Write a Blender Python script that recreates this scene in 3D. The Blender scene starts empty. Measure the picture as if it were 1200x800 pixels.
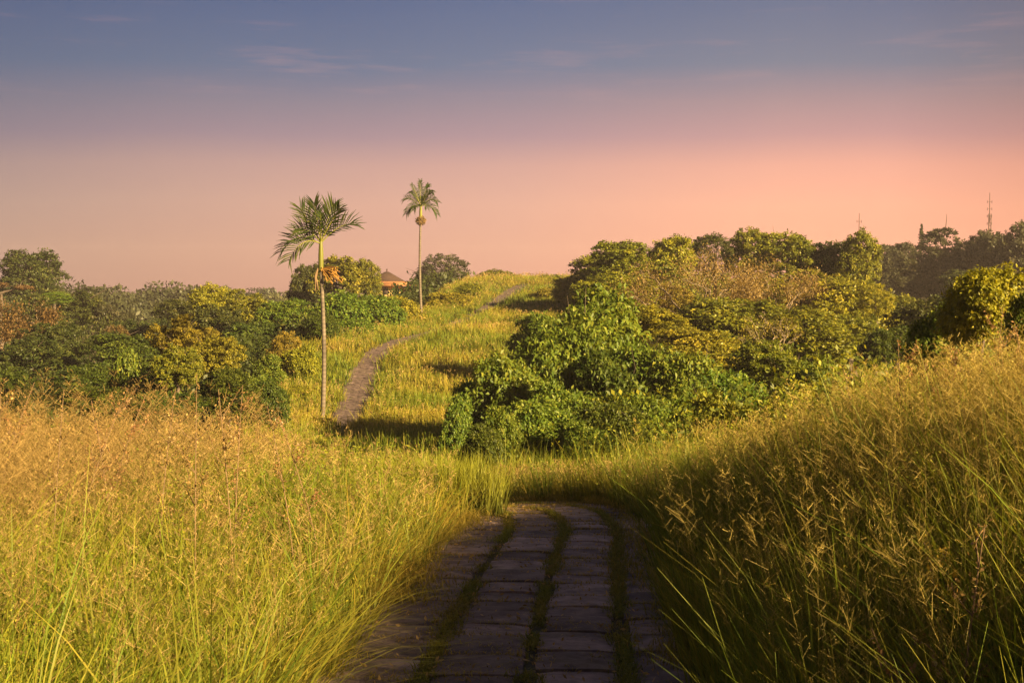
import bpy, math, random
import numpy as np
from mathutils import Vector, Matrix
R = math.radians
sc = bpy.context.scene
COL = sc.collection

# ------------------------------------------------------------------ camera
F = 1500.0                      # focal length in photo pixels (1200 wide)
EYE = 1.68
PITCH = math.atan(55 / F)       # looking slightly down
cam_d = bpy.data.cameras.new('camera'); cam_d.lens = 45; cam_d.sensor_width = 36
cam_d.clip_start = 0.1; cam_d.clip_end = 6000
cam = bpy.data.objects.new('camera', cam_d); COL.objects.link(cam)
cam.location = (0, 0, EYE); cam.rotation_euler = (R(90) - PITCH, 0, 0)
sc.camera = cam

# ------------------------------------------------------------------ light
SUN_EL, SUN_AZ = 20.0, 132.0     # azimuth clockwise from the view direction (+Y)
sd = Vector((math.sin(R(SUN_AZ)) * math.cos(R(SUN_EL)), math.cos(R(SUN_AZ)) * math.cos(R(SUN_EL)), math.sin(R(SUN_EL))))
sun_d = bpy.data.lights.new('sun', 'SUN'); sun_d.energy = 5.0; sun_d.angle = R(0.6); sun_d.color = (1.0, 0.72, 0.36)
sun = bpy.data.objects.new('sun', sun_d); COL.objects.link(sun)
sun.rotation_euler = sd.to_track_quat('Z', 'Y').to_euler()

sc.view_settings.view_transform = 'Standard'; sc.view_settings.look = 'None'
sc.view_settings.exposure = 2.25; sc.view_settings.gamma = 1.0
try: sc.view_settings.use_curve_mapping = False
except Exception: pass
cy = sc.cycles
cy.use_denoising = True
cy.max_bounces = 5; cy.diffuse_bounces = 3; cy.glossy_bounces = 2; cy.transmission_bounces = 3
cy.volume_bounces = 0; cy.transparent_max_bounces = 6
cy.sample_clamp_indirect = 4.0

def lin(c):
    return tuple(((v / 255) / 12.92 if v / 255 <= 0.04045 else ((v / 255 + 0.055) / 1.055) ** 2.4) for v in c)

w = bpy.data.worlds.new('World'); sc.world = w; w.use_nodes = True
nt = w.node_tree; N = nt.nodes; L = nt.links
for n in list(N): N.remove(n)
out = N.new('ShaderNodeOutputWorld'); bg = N.new('ShaderNodeBackground'); L.new(bg.outputs[0], out.inputs[0])
tc = N.new('ShaderNodeTexCoord'); sep = N.new('ShaderNodeSeparateXYZ'); L.new(tc.outputs['Generated'], sep.inputs[0])
def math_node(op, a, b=None, clamp=False):
    m = N.new('ShaderNodeMath'); m.operation = op; m.use_clamp = clamp
    for i, v in enumerate((a, b)):
        if v is None: continue
        if isinstance(v, (int, float)): m.inputs[i].default_value = v
        else: L.new(v, m.inputs[i])
    return m.outputs[0]
def ramp(fac, stops):
    r = N.new('ShaderNodeValToRGB'); L.new(fac, r.inputs[0]); cr = r.color_ramp
    cr.interpolation = 'LINEAR'
    while len(cr.elements) < len(stops): cr.elements.new(0.5)
    for e, (p, c) in zip(cr.elements, stops): e.position = p; e.color = (*c, 1)
    return r.outputs[0]
# height above the horizon, softly waved, 0..0.5 -> 0..1
wav = N.new('ShaderNodeTexNoise'); wav.inputs['Scale'].default_value = 2.2; wav.inputs['Detail'].default_value = 2
L.new(tc.outputs['Generated'], wav.inputs[0])
wv = math_node('MULTIPLY', math_node('SUBTRACT', wav.outputs['Fac'], 0.5), 0.035)
el = math_node('ADD', sep.outputs['Z'], wv)
el2 = math_node('MULTIPLY', el, 2.0, True)
SKY = [(0.0, (238, 160, 132)), (0.06, (243, 170, 142)), (0.13, (244, 178, 150)), (0.19, (226, 168, 150)), (0.235, (186, 147, 149)),
       (0.285, (158, 137, 145)), (0.34, (112, 122, 144)), (0.45, (84, 103, 138)), (0.65, (50, 68, 106)), (0.8, (70, 80, 108)), (1.0, (92, 98, 120))]  # overhead stops, out of view, brightened as added fill light on the path
grad = ramp(el2, [(p, lin(c)) for p, c in SKY])
az = math_node('ADD', math_node('MULTIPLY', sep.outputs['X'], 1.0), 0.5, True)
azr = ramp(az, [(0.0, (0.55, 0.66, 0.74)), (0.13, (0.44, 0.58, 0.72)), (0.30, (0.62, 0.73, 0.84)), (0.5, (0.80, 0.86, 0.93)), (0.7, (1.08, 0.99, 0.93)), (0.78, (1.08, 0.96, 0.90)),
                (0.87, (0.92, 0.76, 0.70)), (1.0, (0.9, 0.8, 0.75))])
mul = N.new('ShaderNodeMixRGB'); mul.blend_type = 'MULTIPLY'; mul.inputs[0].default_value = 1
L.new(grad, mul.inputs[1])
bk = N.new('ShaderNodeMapRange'); bk.inputs['From Min'].default_value = -0.5; bk.inputs['From Max'].default_value = 0.6; bk.inputs['To Min'].default_value = 0.75  # unseen sky behind the camera dimmed to set the fill in the shadows
L.new(sep.outputs['Y'], bk.inputs['Value'])
azb = N.new('ShaderNodeMixRGB'); azb.blend_type = 'MULTIPLY'; azb.inputs[0].default_value = 1; L.new(azr, azb.inputs[1]); L.new(bk.outputs[0], azb.inputs[2])
L.new(azb.outputs[0], mul.inputs[2])
# real sky light underneath
skyt = N.new('ShaderNodeTexSky'); skyt.sky_type = 'NISHITA'; skyt.sun_disc = False
skyt.sun_elevation = R(SUN_EL); skyt.sun_rotation = R(SUN_AZ); skyt.dust_density = 3.0
skm = N.new('ShaderNodeMixRGB'); skm.blend_type = 'MULTIPLY'; skm.inputs[0].default_value = 1
skm.inputs[2].default_value = (0.012, 0.012, 0.014, 1); L.new(skyt.outputs[0], skm.inputs[1])
gs = N.new('ShaderNodeMixRGB'); gs.blend_type = 'MULTIPLY'; gs.inputs[0].default_value = 1
gs.inputs[2].default_value = (2.05, 2.02, 2.06, 1); L.new(mul.outputs[0], gs.inputs[1])
# thin streaks of cloud
mp = N.new('ShaderNodeMapping'); mp.inputs['Scale'].default_value = (5, 5, 60); mp.inputs['Rotation'].default_value = (0.02, 0.05, 0)
L.new(tc.outputs['Generated'], mp.inputs[0])
cn = N.new('ShaderNodeTexNoise'); cn.inputs['Scale'].default_value = 1.6; cn.inputs['Detail'].default_value = 6; cn.inputs['Roughness'].default_value = 0.6
L.new(mp.outputs[0], cn.inputs[0])
cf = ramp(cn.outputs['Fac'], [(0.0, (0, 0, 0)), (0.56, (0, 0, 0)), (0.74, (1, 1, 1))])
band = ramp(el2, [(0.0, (0, 0, 0)), (0.26, (0, 0, 0)), (0.34, (1, 1, 1)), (0.42, (0.6, 0.6, 0.6)), (0.7, (0.25,) * 3)])
cm = N.new('ShaderNodeMixRGB'); cm.blend_type = 'MULTIPLY'; cm.inputs[0].default_value = 1
L.new(cf, cm.inputs[1]); L.new(band, cm.inputs[2])
cadd = N.new('ShaderNodeMixRGB'); cadd.blend_type = 'MIX'
L.new(math_node('MULTIPLY', cm.outputs[0], 0.26), cadd.inputs[0]); L.new(gs.outputs[0], cadd.inputs[1])
cadd.inputs[2].default_value = tuple(v * 2.05 for v in lin((205, 155, 150))) + (1,)
tot = N.new('ShaderNodeMixRGB'); tot.blend_type = 'ADD'; tot.inputs[0].default_value = 1
L.new(cadd.outputs[0], tot.inputs[1]); L.new(skm.outputs[0], tot.inputs[2])
L.new(tot.outputs[0], bg.inputs[0]); bg.inputs[1].default_value = 0.11

rs = np.random.RandomState(7)

# ------------------------------------------------------------------ helpers
def at(px, py, d):
    """world point seen at photo pixel (px, py), d metres ahead"""
    cx, cz = (px - 600) / F, (400 - py) / F
    s, c = math.sin(PITCH), math.cos(PITCH)
    dy, dz = c + cz * s, -s + cz * c
    k = d / dy
    return Vector((cx * k, d, EYE + dz * k))

class NZ:
    """smooth value noise on the plane"""
    def __init__(s, seed): s.t = np.random.RandomState(seed).rand(64, 64)
    def __call__(s, x, y, f=1.0):
        x = np.asarray(x, float) * f; y = np.asarray(y, float) * f
        i = np.floor(x).astype(int); j = np.floor(y).astype(int)
        u = x - i; v = y - j; u = u * u * (3 - 2 * u); v = v * v * (3 - 2 * v)
        t = s.t
        a = t[i % 64, j % 64]; b = t[(i + 1) % 64, j % 64]; c = t[i % 64, (j + 1) % 64]; d = t[(i + 1) % 64, (j + 1) % 64]
        return (a * (1 - u) + b * u) * (1 - v) + (c * (1 - u) + d * u) * v
nz1, nz2, nz3 = NZ(1), NZ(2), NZ(3)
def ss(a, b, x):
    t = np.clip((np.asarray(x, float) - a) / (b - a), 0, 1); return t * t * (3 - 2 * t)

def mesh_from(name, V, Fq, mat, col=None, tint=None, smooth=False):
    """V (n,3), Fq (m,k) faces all of k corners; col per-vertex rgb, tint per-vertex float"""
    V = np.ascontiguousarray(V, dtype=np.float32); Fq = np.ascontiguousarray(Fq, dtype=np.int32)
    me = bpy.data.meshes.new(name)
    m, k = Fq.shape
    me.vertices.add(len(V)); me.vertices.foreach_set('co', V.ravel())
    me.loops.add(m * k); me.loops.foreach_set('vertex_index', Fq.ravel())
    me.polygons.add(m); me.polygons.foreach_set('loop_start', np.arange(0, m * k, k, dtype=np.int32))
    try: me.polygons.foreach_set('loop_total', np.full(m, k, dtype=np.int32))
    except Exception: pass
    if smooth: me.polygons.foreach_set('use_smooth', np.ones(m, dtype=bool))
    if col is not None:
        a = me.color_attributes.new('Col', 'FLOAT_COLOR', 'POINT')
        c4 = np.ones((len(V), 4), np.float32); c4[:, :3] = col; a.data.foreach_set('color', c4.ravel())
    if tint is not None:
        a = me.attributes.new('tint', 'FLOAT', 'POINT'); a.data.foreach_set('value', np.asarray(tint, np.float32))
    me.update(); me.validate()
    for mm in (mat if isinstance(mat, (list, tuple)) else [mat]): me.materials.append(mm)
    return me
def link(name, me, parent=None, loc=None):
    o = bpy.data.objects.new(name, me); COL.objects.link(o)
    if parent: o.parent = parent
    if loc is not None: o.location = loc
    return o
def tag(o, label=None, cat=None, group=None, kind=None):
    if label: o['label'] = label
    if cat: o['category'] = cat
    if group: o['group'] = group
    if kind: o['kind'] = kind
    return o
def empty(name, loc, label, cat, group=None):
    o = bpy.data.objects.new(name, None); COL.objects.link(o); o.location = loc
    return tag(o, label, cat, group)

class MB:
    """collects geometry with per-vertex tint, as quads"""
    def __init__(s): s.v = []; s.f = []; s.t = []; s.n = 0
    def add(s, v, f, t=0.5):
        v = np.asarray(v, float).reshape(-1, 3); f = np.asarray(f, int)
        s.v.append(v); s.f.append(f + s.n); s.t.append(np.broadcast_to(np.asarray(t, float), (len(v),)).copy()); s.n += len(v)
    def tube(s, pts, rad, sides=6, t=0.5, cap=True):
        pts = np.asarray(pts, float); n = len(pts); rad = np.broadcast_to(np.asarray(rad, float), (n,))
        tg = np.gradient(pts, axis=0); tg /= np.linalg.norm(tg, axis=1)[:, None] + 1e-9
        ref = np.array([0.31, 0.95, 0.05]) if abs(tg[:, 2]).mean() > 0.7 else np.array([0.05, 0.1, 1.0])
        a = np.cross(tg, ref); a /= np.linalg.norm(a, axis=1)[:, None] + 1e-9; b = np.cross(tg, a)
        th = np.linspace(0, 2 * math.pi, sides, endpoint=False)
        V = pts[:, None] + rad[:, None, None] * (a[:, None] * np.cos(th)[None, :, None] + b[:, None] * np.sin(th)[None, :, None])
        V = V.reshape(-1, 3)
        i = np.arange(n - 1)[:, None] * sides; j = np.arange(sides)[None]; j2 = (j + 1) % sides
        f = np.stack([i + j, i + j2, i + sides + j2, i + sides + j], -1).reshape(-1, 4)
        s.add(V, f, t)
        if cap:
            e = [pts[-1] + tg[-1] * 1e-3]
            s.add(np.vstack([V[-sides:], e]), [[k, (k + 1) % sides, sides, sides] for k in range(sides)][:0] or np.zeros((0, 4), int), t)
    def box(s, c, d, t=0.5, rz=0):
        x, y, z = [v / 2 for v in d]
        v = np.array([(-x, -y, -z), (x, -y, -z), (x, y, -z), (-x, y, -z), (-x, -y, z), (x, -y, z), (x, y, z), (-x, y, z)])
        cr, sr = math.cos(rz), math.sin(rz)
        v = v @ np.array([[cr, sr, 0], [-sr, cr, 0], [0, 0, 1]]) + np.array(c)
        s.add(v, [(0, 3, 2, 1), (4, 5, 6, 7), (0, 1, 5, 4), (1, 2, 6, 5), (2, 3, 7, 6), (3, 0, 4, 7)], t)
    def mesh(s, name, mat, smooth=False):
        return mesh_from(name, np.vstack(s.v), np.vstack([f for f in s.f if len(f)]), mat, tint=np.concatenate(s.t), smooth=smooth)

# ------------------------------------------------------------------ materials
def new_mat(name):
    m = bpy.data.materials.new(name); m.use_nodes = True
    for n in list(m.node_tree.nodes): m.node_tree.nodes.remove(n)
    o = m.node_tree.nodes.new('ShaderNodeOutputMaterial')
    return m, m.node_tree.nodes, m.node_tree.links, o
def leafy(name, c0, c1, c2, trans=0.35, rough=0.5, spec=0.25, tr_gain=1.3):
    """c0..c2: dark, middle and pale leaf colours picked by the per-leaf attribute"""
    m, N, L, o = new_mat(name)
    at_ = N.new('ShaderNodeAttribute'); at_.attribute_name = 'tint'
    oi = N.new('ShaderNodeObjectInfo')
    r = N.new('ShaderNodeValToRGB'); r.color_ramp.elements[0].color = (*c0, 1); r.color_ramp.elements[1].color = (*c2, 1)
    e = r.color_ramp.elements.new(0.55); e.color = (*c1, 1)
    L.new(at_.outputs['Fac'], r.inputs[0])
    hs = N.new('ShaderNodeHueSaturation')
    mr = N.new('ShaderNodeMapRange'); mr.inputs['To Min'].default_value = 0.485; mr.inputs['To Max'].default_value = 0.515
    L.new(oi.outputs['Random'], mr.inputs['Value']); L.new(mr.outputs[0], hs.inputs['Hue']); L.new(r.outputs[0], hs.inputs['Color'])
    p = N.new('ShaderNodeBsdfPrincipled'); p.inputs['Roughness'].default_value = rough; p.inputs['Specular IOR Level'].default_value = spec
    L.new(hs.outputs[0], p.inputs['Base Color'])
    t = N.new('ShaderNodeBsdfTranslucent')
    tm = N.new('ShaderNodeMixRGB'); tm.blend_type = 'MULTIPLY'; tm.inputs[0].default_value = 1; tm.inputs[2].default_value = (tr_gain * 1.1, tr_gain, tr_gain * 0.5, 1)
    L.new(hs.outputs[0], tm.inputs[1]); L.new(tm.outputs[0], t.inputs[0])
    x = N.new('ShaderNodeMixShader'); x.inputs[0].default_value = trans
    L.new(p.outputs[0], x.inputs[1]); L.new(t.outputs[0], x.inputs[2]); L.new(x.outputs[0], o.inputs[0])
    return m
def grass_mat():
    m, N, L, o = new_mat('grass_blades')
    a = N.new('ShaderNodeAttribute'); a.attribute_name = 'Col'
    p = N.new('ShaderNodeBsdfPrincipled'); p.inputs['Roughness'].default_value = 0.55; p.inputs['Specular IOR Level'].default_value = 0.2
    L.new(a.outputs['Color'], p.inputs['Base Color'])
    t = N.new('ShaderNodeBsdfTranslucent')
    tm = N.new('ShaderNodeMixRGB'); tm.blend_type = 'MULTIPLY'; tm.inputs[0].default_value = 1; tm.inputs[2].default_value = (1.2, 1.1, 0.6, 1)
    L.new(a.outputs['Color'], tm.inputs[1]); L.new(tm.outputs[0], t.inputs[0])
    x = N.new('ShaderNodeMixShader'); x.inputs[0].default_value = 0.4
    L.new(p.outputs[0], x.inputs[1]); L.new(t.outputs[0], x.inputs[2]); L.new(x.outputs[0], o.inputs[0])
    return m
def noisy(name, c0, c1, scale=4.0, rough=0.9, bump=0.3, bscale=30.0, bdist=0.02, detail=8):
    m, N, L, o = new_mat(name)
    tc = N.new('ShaderNodeTexCoord')
    n = N.new('ShaderNodeTexNoise'); n.inputs['Scale'].default_value = scale; n.inputs['Detail'].default_value = detail; n.inputs['Roughness'].default_value = 0.65
    L.new(tc.outputs['Object'], n.inputs[0])
    r = N.new('ShaderNodeValToRGB'); r.color_ramp.elements[0].position = 0.32; r.color_ramp.elements[1].position = 0.68
    r.color_ramp.elements[0].color = (*c0, 1); r.color_ramp.elements[1].color = (*c1, 1)
    L.new(n.outputs['Fac'], r.inputs[0])
    p = N.new('ShaderNodeBsdfPrincipled'); p.inputs['Roughness'].default_value = rough; p.inputs['Specular IOR Level'].default_value = 0.25
    L.new(r.outputs[0], p.inputs['Base Color'])
    n2 = N.new('ShaderNodeTexNoise'); n2.inputs['Scale'].default_value = bscale; n2.inputs['Detail'].default_value = 6
    L.new(tc.outputs['Object'], n2.inputs[0])
    b = N.new('ShaderNodeBump'); b.inputs['Strength'].default_value = bump; b.inputs['Distance'].default_value = bdist
    L.new(n2.outputs['Fac'], b.inputs['Height']); L.new(b.outputs[0], p.inputs['Normal'])
    L.new(p.outputs[0], o.inputs[0])
    return m
M_GRASS = grass_mat()
M_SOIL = noisy('soil_and_thatch', (0.030, 0.026, 0.012), (0.075, 0.068, 0.024), scale=1.5, bump=0.8, bscale=12, bdist=0.06)
M_BARK = noisy('bark', (0.045, 0.034, 0.024), (0.12, 0.09, 0.065), scale=3, bump=0.6, bscale=25)
M_PALE = noisy('pale_bark', (0.12, 0.09, 0.06), (0.23, 0.18, 0.125), scale=2, bump=0.4, bscale=20)
M_TWIG = noisy('dry_twig', (0.10, 0.065, 0.035), (0.19, 0.125, 0.065), scale=5, bump=0.2)
LM = {
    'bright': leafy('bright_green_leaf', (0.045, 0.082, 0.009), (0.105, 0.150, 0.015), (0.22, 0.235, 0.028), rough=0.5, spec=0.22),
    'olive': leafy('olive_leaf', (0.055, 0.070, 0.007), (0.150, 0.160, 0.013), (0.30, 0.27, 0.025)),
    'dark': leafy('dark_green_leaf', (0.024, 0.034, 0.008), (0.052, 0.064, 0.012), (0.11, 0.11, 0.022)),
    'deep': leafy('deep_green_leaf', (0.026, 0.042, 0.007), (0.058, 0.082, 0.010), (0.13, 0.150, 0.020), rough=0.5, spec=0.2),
    'gold': leafy('golden_leaf', (0.085, 0.076, 0.010), (0.19, 0.160, 0.016), (0.33, 0.26, 0.030)),
    'tan': leafy('reddish_tan_leaf', (0.11, 0.070, 0.022), (0.20, 0.135, 0.040), (0.32, 0.22, 0.07)),
    'rust': leafy('rusty_leaf', (0.06, 0.042, 0.014), (0.12, 0.080, 0.024), (0.19, 0.12, 0.035)),
    'yellow': leafy('yellow_green_leaf', (0.090, 0.102, 0.008), (0.22, 0.215, 0.015), (0.38, 0.33, 0.03)),
    'lime': leafy('lime_leaf', (0.06, 0.12, 0.012), (0.12, 0.20, 0.02), (0.22, 0.28, 0.03)),
    'far': leafy('far_tree_leaf', (0.026, 0.030, 0.012), (0.054, 0.056, 0.022), (0.10, 0.092, 0.038), trans=0.25),
}

# ------------------------------------------------------------------ the walkway's course and the land around it
_cp = [(-0.06, -12, .55), (-0.06, -3, .17), (-0.05, 3, -.17), (0.02, 7, -.40), (0.30, 11, -.62), (0.46, 13.3, -.76), (0.22, 15.6, -.96), (-0.95, 18, -1.35), (-2.9, 21.5, -1.95),
       (-4.2, 28, -2.6), (-5.6, 37, -3.6), (-6.6, 47, -4.15), (-7.4, 56, -4.4), (-7.95, 64, -4.1), (-8.45, 71, -3.4), (-8.65, 77, -2.62),
       (-8.3, 82.5, -1.92), (-7.2, 88, -1.45), (-6.0, 94, -1.25), (-4.6, 103, -.85), (-3.0, 115, -.15), (-1.2, 128, 1.05), (0.2, 139, 2.1),
       (2.6, 152, 3.2), (6, 166, 3.6), (12, 185, 3.2), (20, 220, 2.0)]
cp = np.array(_cp, float)
def catmull(P, per=12):
    o = []
    for i in range(1, len(P) - 2):
        p0, p1, p2, p3 = P[i - 1], P[i], P[i + 1], P[i + 2]
        for t in np.linspace(0, 1, per, endpoint=False):
            o.append(0.5 * ((2 * p1) + (-p0 + p2) * t + (2 * p0 - 5 * p1 + 4 * p2 - p3) * t * t + (-p0 + 3 * p1 - 3 * p2 + p3) * t ** 3))
    return np.array(o)
PATH = catmull(cp, 14)
seg = np.linalg.norm(np.diff(PATH[:, :2], axis=0), axis=1); PS = np.concatenate([[0], np.cumsum(seg)])
TG = np.gradient(PATH[:, :2], axis=0); TG /= np.linalg.norm(TG, axis=1)[:, None]
def near_path(x, y):
    """(height of the walkway, signed distance: + is to its right, |distance|, y of nearest)"""
    x = np.asarray(x, float).ravel(); y = np.asarray(y, float).ravel()
    z = np.empty(len(x)); s = np.empty(len(x))
    for a in range(0, len(x), 20000):
        xx, yy = x[a:a + 20000], y[a:a + 20000]
        dx = xx[:, None] - PATH[None, :, 0]; dy = yy[:, None] - PATH[None, :, 1]
        k = np.argmin(dx * dx + dy * dy, axis=1); i = np.arange(len(xx))
        ddx, ddy = dx[i, k], dy[i, k]; tx, ty = TG[k, 0], TG[k, 1]
        along = ddx * tx + ddy * ty
        slope = np.gradient(PATH[:, 2], PS)[k]
        z[a:a + 20000] = PATH[k, 2] + slope * np.clip(along, -2, 2)
        s[a:a + 20000] = np.sign(ddx * ty - ddy * tx) * np.hypot(ddx, ddy)
    return z, s
def H(x, y):
    shp = np.shape(x); x = np.asarray(x, float).ravel(); y = np.asarray(y, float).ravel()
    zp, s = near_path(x, y)
    a = np.abs(s)
    # banks beside the walkway near the camera
    nearf = 1 - ss(8.5, 16.0, y)
    right = np.interp(s, [1.0, 1.75, 2.45, 3.75, 6], [0, 0.32, 0.66, 0.92, 1.15]) * nearf 
    left = 0.30 * ss(1.1, 3.0, -s) * (1 - ss(13, 20, y))
    # far slope: low shoulder beyond the kerb
    zr = zp + np.where(s > 0, right, left)
    l0 = np.where(s > 0, np.interp(y, [0, 12, 18, 24, 45, 80, 130, 200], [9.5, 9, 8.5, 8.5, 10.0, 9.0, 10.0, 20]),
                  np.interp(y, [0, 9, 16, 24, 45, 70, 90, 130, 200], [9, 6.5, 4.6, 3.6, 3.0, 3.6, 4.0, 4.0, 12]))
    d = np.clip(a - l0, 0, None)
    drop = np.where(d < 4, 0.075 * d * d, 1.2 + 0.6 * (d - 4)) * np.where(s > 0, 0.45, 1.0)
    mound = (nz1(x, y, 0.35) - 0.5) * 0.35 * ss(1.5, 4, a)
    zr = zr + mound - drop
    far = -8 + 6.5 * ss(10, 160, x) + (nz2(x, y, 0.012) - 0.5) * 6
    valley = np.where(s > 0, -6.0, -14.0)
    fl = valley + (far - valley) * ss(110, 230, y + np.abs(x) * 0.35 - 10)
    fl = fl + (nz3(x, y, 0.06) - 0.5) * 2.5
    k = 1.6
    m = np.maximum(zr, fl) + k * np.log1p(np.exp(-np.abs(zr - fl) / k)) * ss(0, 3, d)
    return m.reshape(shp)
def h1(x, y): return float(H(np.array([x]), np.array([y]))[0])

def axis(parts):
    o = []
    for a, b, st in parts: o += list(np.arange(a, b, st))
    o.append(parts[-1][1]); return np.array(o)
gx = axis([(-900, -300, 60), (-300, -80, 10), (-80, -16, 2.0), (-16, 12, 0.33), (12, 80, 2.0), (80, 300, 10), (300, 900, 60)])
gy = axis([(-60, -6, 3), (-6, 24, 0.33), (24, 150, 0.9), (150, 260, 4), (260, 950, 30)])
GX, GY = np.meshgrid(gx, gy); GZ = H(GX, GY)
nx, ny = len(gx), len(gy)
ii = (np.arange(ny - 1)[:, None] * nx + np.arange(nx - 1)[None]).ravel()
ter = mesh_from('ground', np.stack([GX, GY, GZ], -1).reshape(-1, 3), np.stack([ii, ii + 1, ii + nx + 1, ii + nx], -1), M_SOIL, smooth=True)
tag(link('ground', ter), 'soil and thatch of the ridge and the valleys beside it', kind='structure')

# ------------------------------------------------------------------ walkway of concrete slabs
def slab_mat():
    m, N, L, o = new_mat('worn_concrete_slabs')
    tc = N.new('ShaderNodeTexCoord'); at_ = N.new('ShaderNodeAttribute'); at_.attribute_name = 'tint'
    n = N.new('ShaderNodeTexNoise'); n.inputs['Scale'].default_value = 3.5; n.inputs['Detail'].default_value = 10; n.inputs['Roughness'].default_value = 0.7
    L.new(tc.outputs['Object'], n.inputs[0])
    r = N.new('ShaderNodeValToRGB'); cr = r.color_ramp
    cr.elements[0].position = 0.36; cr.elements[0].color = (0.095, 0.066, 0.056, 1); cr.elements[1].position = 0.66; cr.elements[1].color = (0.34, 0.25, 0.21, 1)
    L.new(n.outputs['Fac'], r.inputs[0])
    mx = N.new('ShaderNodeMixRGB'); mx.blend_type = 'MULTIPLY'; mx.inputs[0].default_value = 1
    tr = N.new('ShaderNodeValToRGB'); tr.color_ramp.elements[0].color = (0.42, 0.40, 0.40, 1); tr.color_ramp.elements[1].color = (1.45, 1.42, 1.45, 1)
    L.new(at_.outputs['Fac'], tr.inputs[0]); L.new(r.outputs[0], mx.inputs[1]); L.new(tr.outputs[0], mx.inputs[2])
    # moss and lichen
    n3 = N.new('ShaderNodeTexNoise'); n3.inputs['Scale'].default_value = 1.3; n3.inputs['Detail'].default_value = 9; n3.inputs['Roughness'].default_value = 0.75
    L.new(tc.outputs['Object'], n3.inputs[0])
    r3 = N.new('ShaderNodeValToRGB'); r3.color_ramp.elements[0].position = 0.54; r3.color_ramp.elements[1].position = 0.66
    L.new(n3.outputs['Fac'], r3.inputs[0])
    mo = N.new('ShaderNodeMixRGB'); mo.inputs[2].default_value = (0.075, 0.062, 0.022, 1)
    ml = N.new('ShaderNodeMath'); ml.operation = 'MULTIPLY'; ml.inputs[1].default_value = 0.6; L.new(r3.outputs[0], ml.inputs[0])
    L.new(ml.outputs[0], mo.inputs[0]); L.new(mx.outputs[0], mo.inputs[1])
    p = N.new('ShaderNodeBsdfPrincipled'); p.inputs['Roughness'].default_value = 0.85; p.inputs['Specular IOR Level'].default_value = 0.3
    L.new(mo.outputs[0], p.inputs['Base Color'])
    v = N.new('ShaderNodeTexNoise'); v.inputs['Scale'].default_value = 45; v.inputs['Detail'].default_value = 8; v.inputs['Roughness'].default_value = 0.7
    L.new(tc.outputs['Object'], v.inputs[0])
    b = N.new('ShaderNodeBump'); b.inputs['Strength'].default_value = 0.7; b.inputs['Distance'].default_value = 0.012
    b2 = N.new('ShaderNodeBump'); b2.inputs['Strength'].default_value = 0.7; b2.inputs['Distance'].default_value = 0.03
    L.new(v.outputs['Fac'], b.inputs['Height']); L.new(n.outputs['Fac'], b2.inputs['Height']); L.new(b.outputs[0], b2.inputs['Normal']); L.new(b2.outputs[0], p.inputs['Normal'])
    L.new(p.outputs[0], o.inputs[0])
    return m
def on_path(s, q):
    """point q metres right of the walkway's centre line, s metres along"""
    x = np.interp(s, PS, PATH[:, 0]); y = np.interp(s, PS, PATH[:, 1]); z = np.interp(s, PS, PATH[:, 2])
    tx = np.interp(s, PS, TG[:, 0]); ty = np.interp(s, PS, TG[:, 1])
    return x + ty * q, y - tx * q, z
BASE = 0.022
cols = [(-1.15, -0.535), (-0.445, 0.025), (0.115, 0.565), (0.655, 1.02)]
STRIPS = [-0.49, 0.07, 0.61]
JOINT = []
mb = MB()
for ci, (q0, q1) in enumerate(cols):
    s = 1.0
    while s < PS[-1] - 40:
        if s > 45: q0, q1 = (cols[ci][0] - 0.045) * 0.76, (cols[ci][1] + 0.045) * 0.76
        ln = rs.uniform(0.34, 0.56)
        g = rs.uniform(0.012, 0.035)
        sub = 4 if s < 45 else 1
        dz = rs.uniform(-0.006, 0.010); tilt = rs.uniform(-0.012, 0.012); t2 = rs.uniform(-0.01, 0.01)
        e = [rs.uniform(-0.02, 0.02) for _ in range(4)]
        S = np.linspace(s + g / 2, s + ln - g / 2, sub + 1); Q = np.linspace(q0, q1, sub + 1)
        SS, QQ = np.meshgrid(S, Q, indexing='ij')
        u = (SS - s) / ln; v_ = (QQ - q0) / (q1 - q0)
        QQ = QQ + (e[0] * (1 - v_) + e[1] * v_) * (1 if s < 45 else 0)
        SS = SS + (e[2] - 0.0) * v_ * 0.8
        jit = rs.uniform(-1, 1, SS.shape) * (0.006 if s < 45 else 0)
        X, Y, Z = on_path(SS.ravel() + jit.ravel(), QQ.ravel() + rs.uniform(-1, 1, SS.size) * (0.006 if s < 45 else 0))
        top = Z + (BASE if s < 50 else 0.06) + dz + tilt * (u.ravel() - 0.5) + t2 * (v_.ravel() - 0.5)
        # rounded worn rim: edges sink
        rim = (np.minimum(np.minimum(u, 1 - u), np.minimum(v_, 1 - v_)).ravel() < 0.01)
        top = top - rim * (0.012 if s < 45 else 0) * rs.uniform(0.4, 1.2, rim.shape)
        n = sub + 1; idx = np.arange(n * n).reshape(n, n)
        f = np.stack([idx[:-1, :-1], idx[:-1, 1:], idx[1:, 1:], idx[1:, :-1]], -1).reshape(-1, 4)
        tt = rs.uniform(0.1, 0.9) if s < 60 else rs.uniform(0.0, 0.12)  # far slabs coloured darker to hold down their sunlit brightness
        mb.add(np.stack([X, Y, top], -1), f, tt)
        ring = np.concatenate([idx[0, :], idx[1:, -1], idx[-1, -2::-1], idx[-2:0:-1, 0]])
        P = np.stack([X, Y, top], -1)[ring]; Pb = P.copy(); Pb[:, 2] -= 0.06
        k = len(ring); a = np.arange(k); b = (a + 1) % k
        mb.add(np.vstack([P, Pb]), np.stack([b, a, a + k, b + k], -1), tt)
        JOINT.append((s, q0, q1)) if s < 30 else None
        s += ln
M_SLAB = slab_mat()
tag(link('path', mb.mesh('path', M_SLAB)), 'walkway of worn brown concrete slabs along the ridge', kind='structure')

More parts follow.
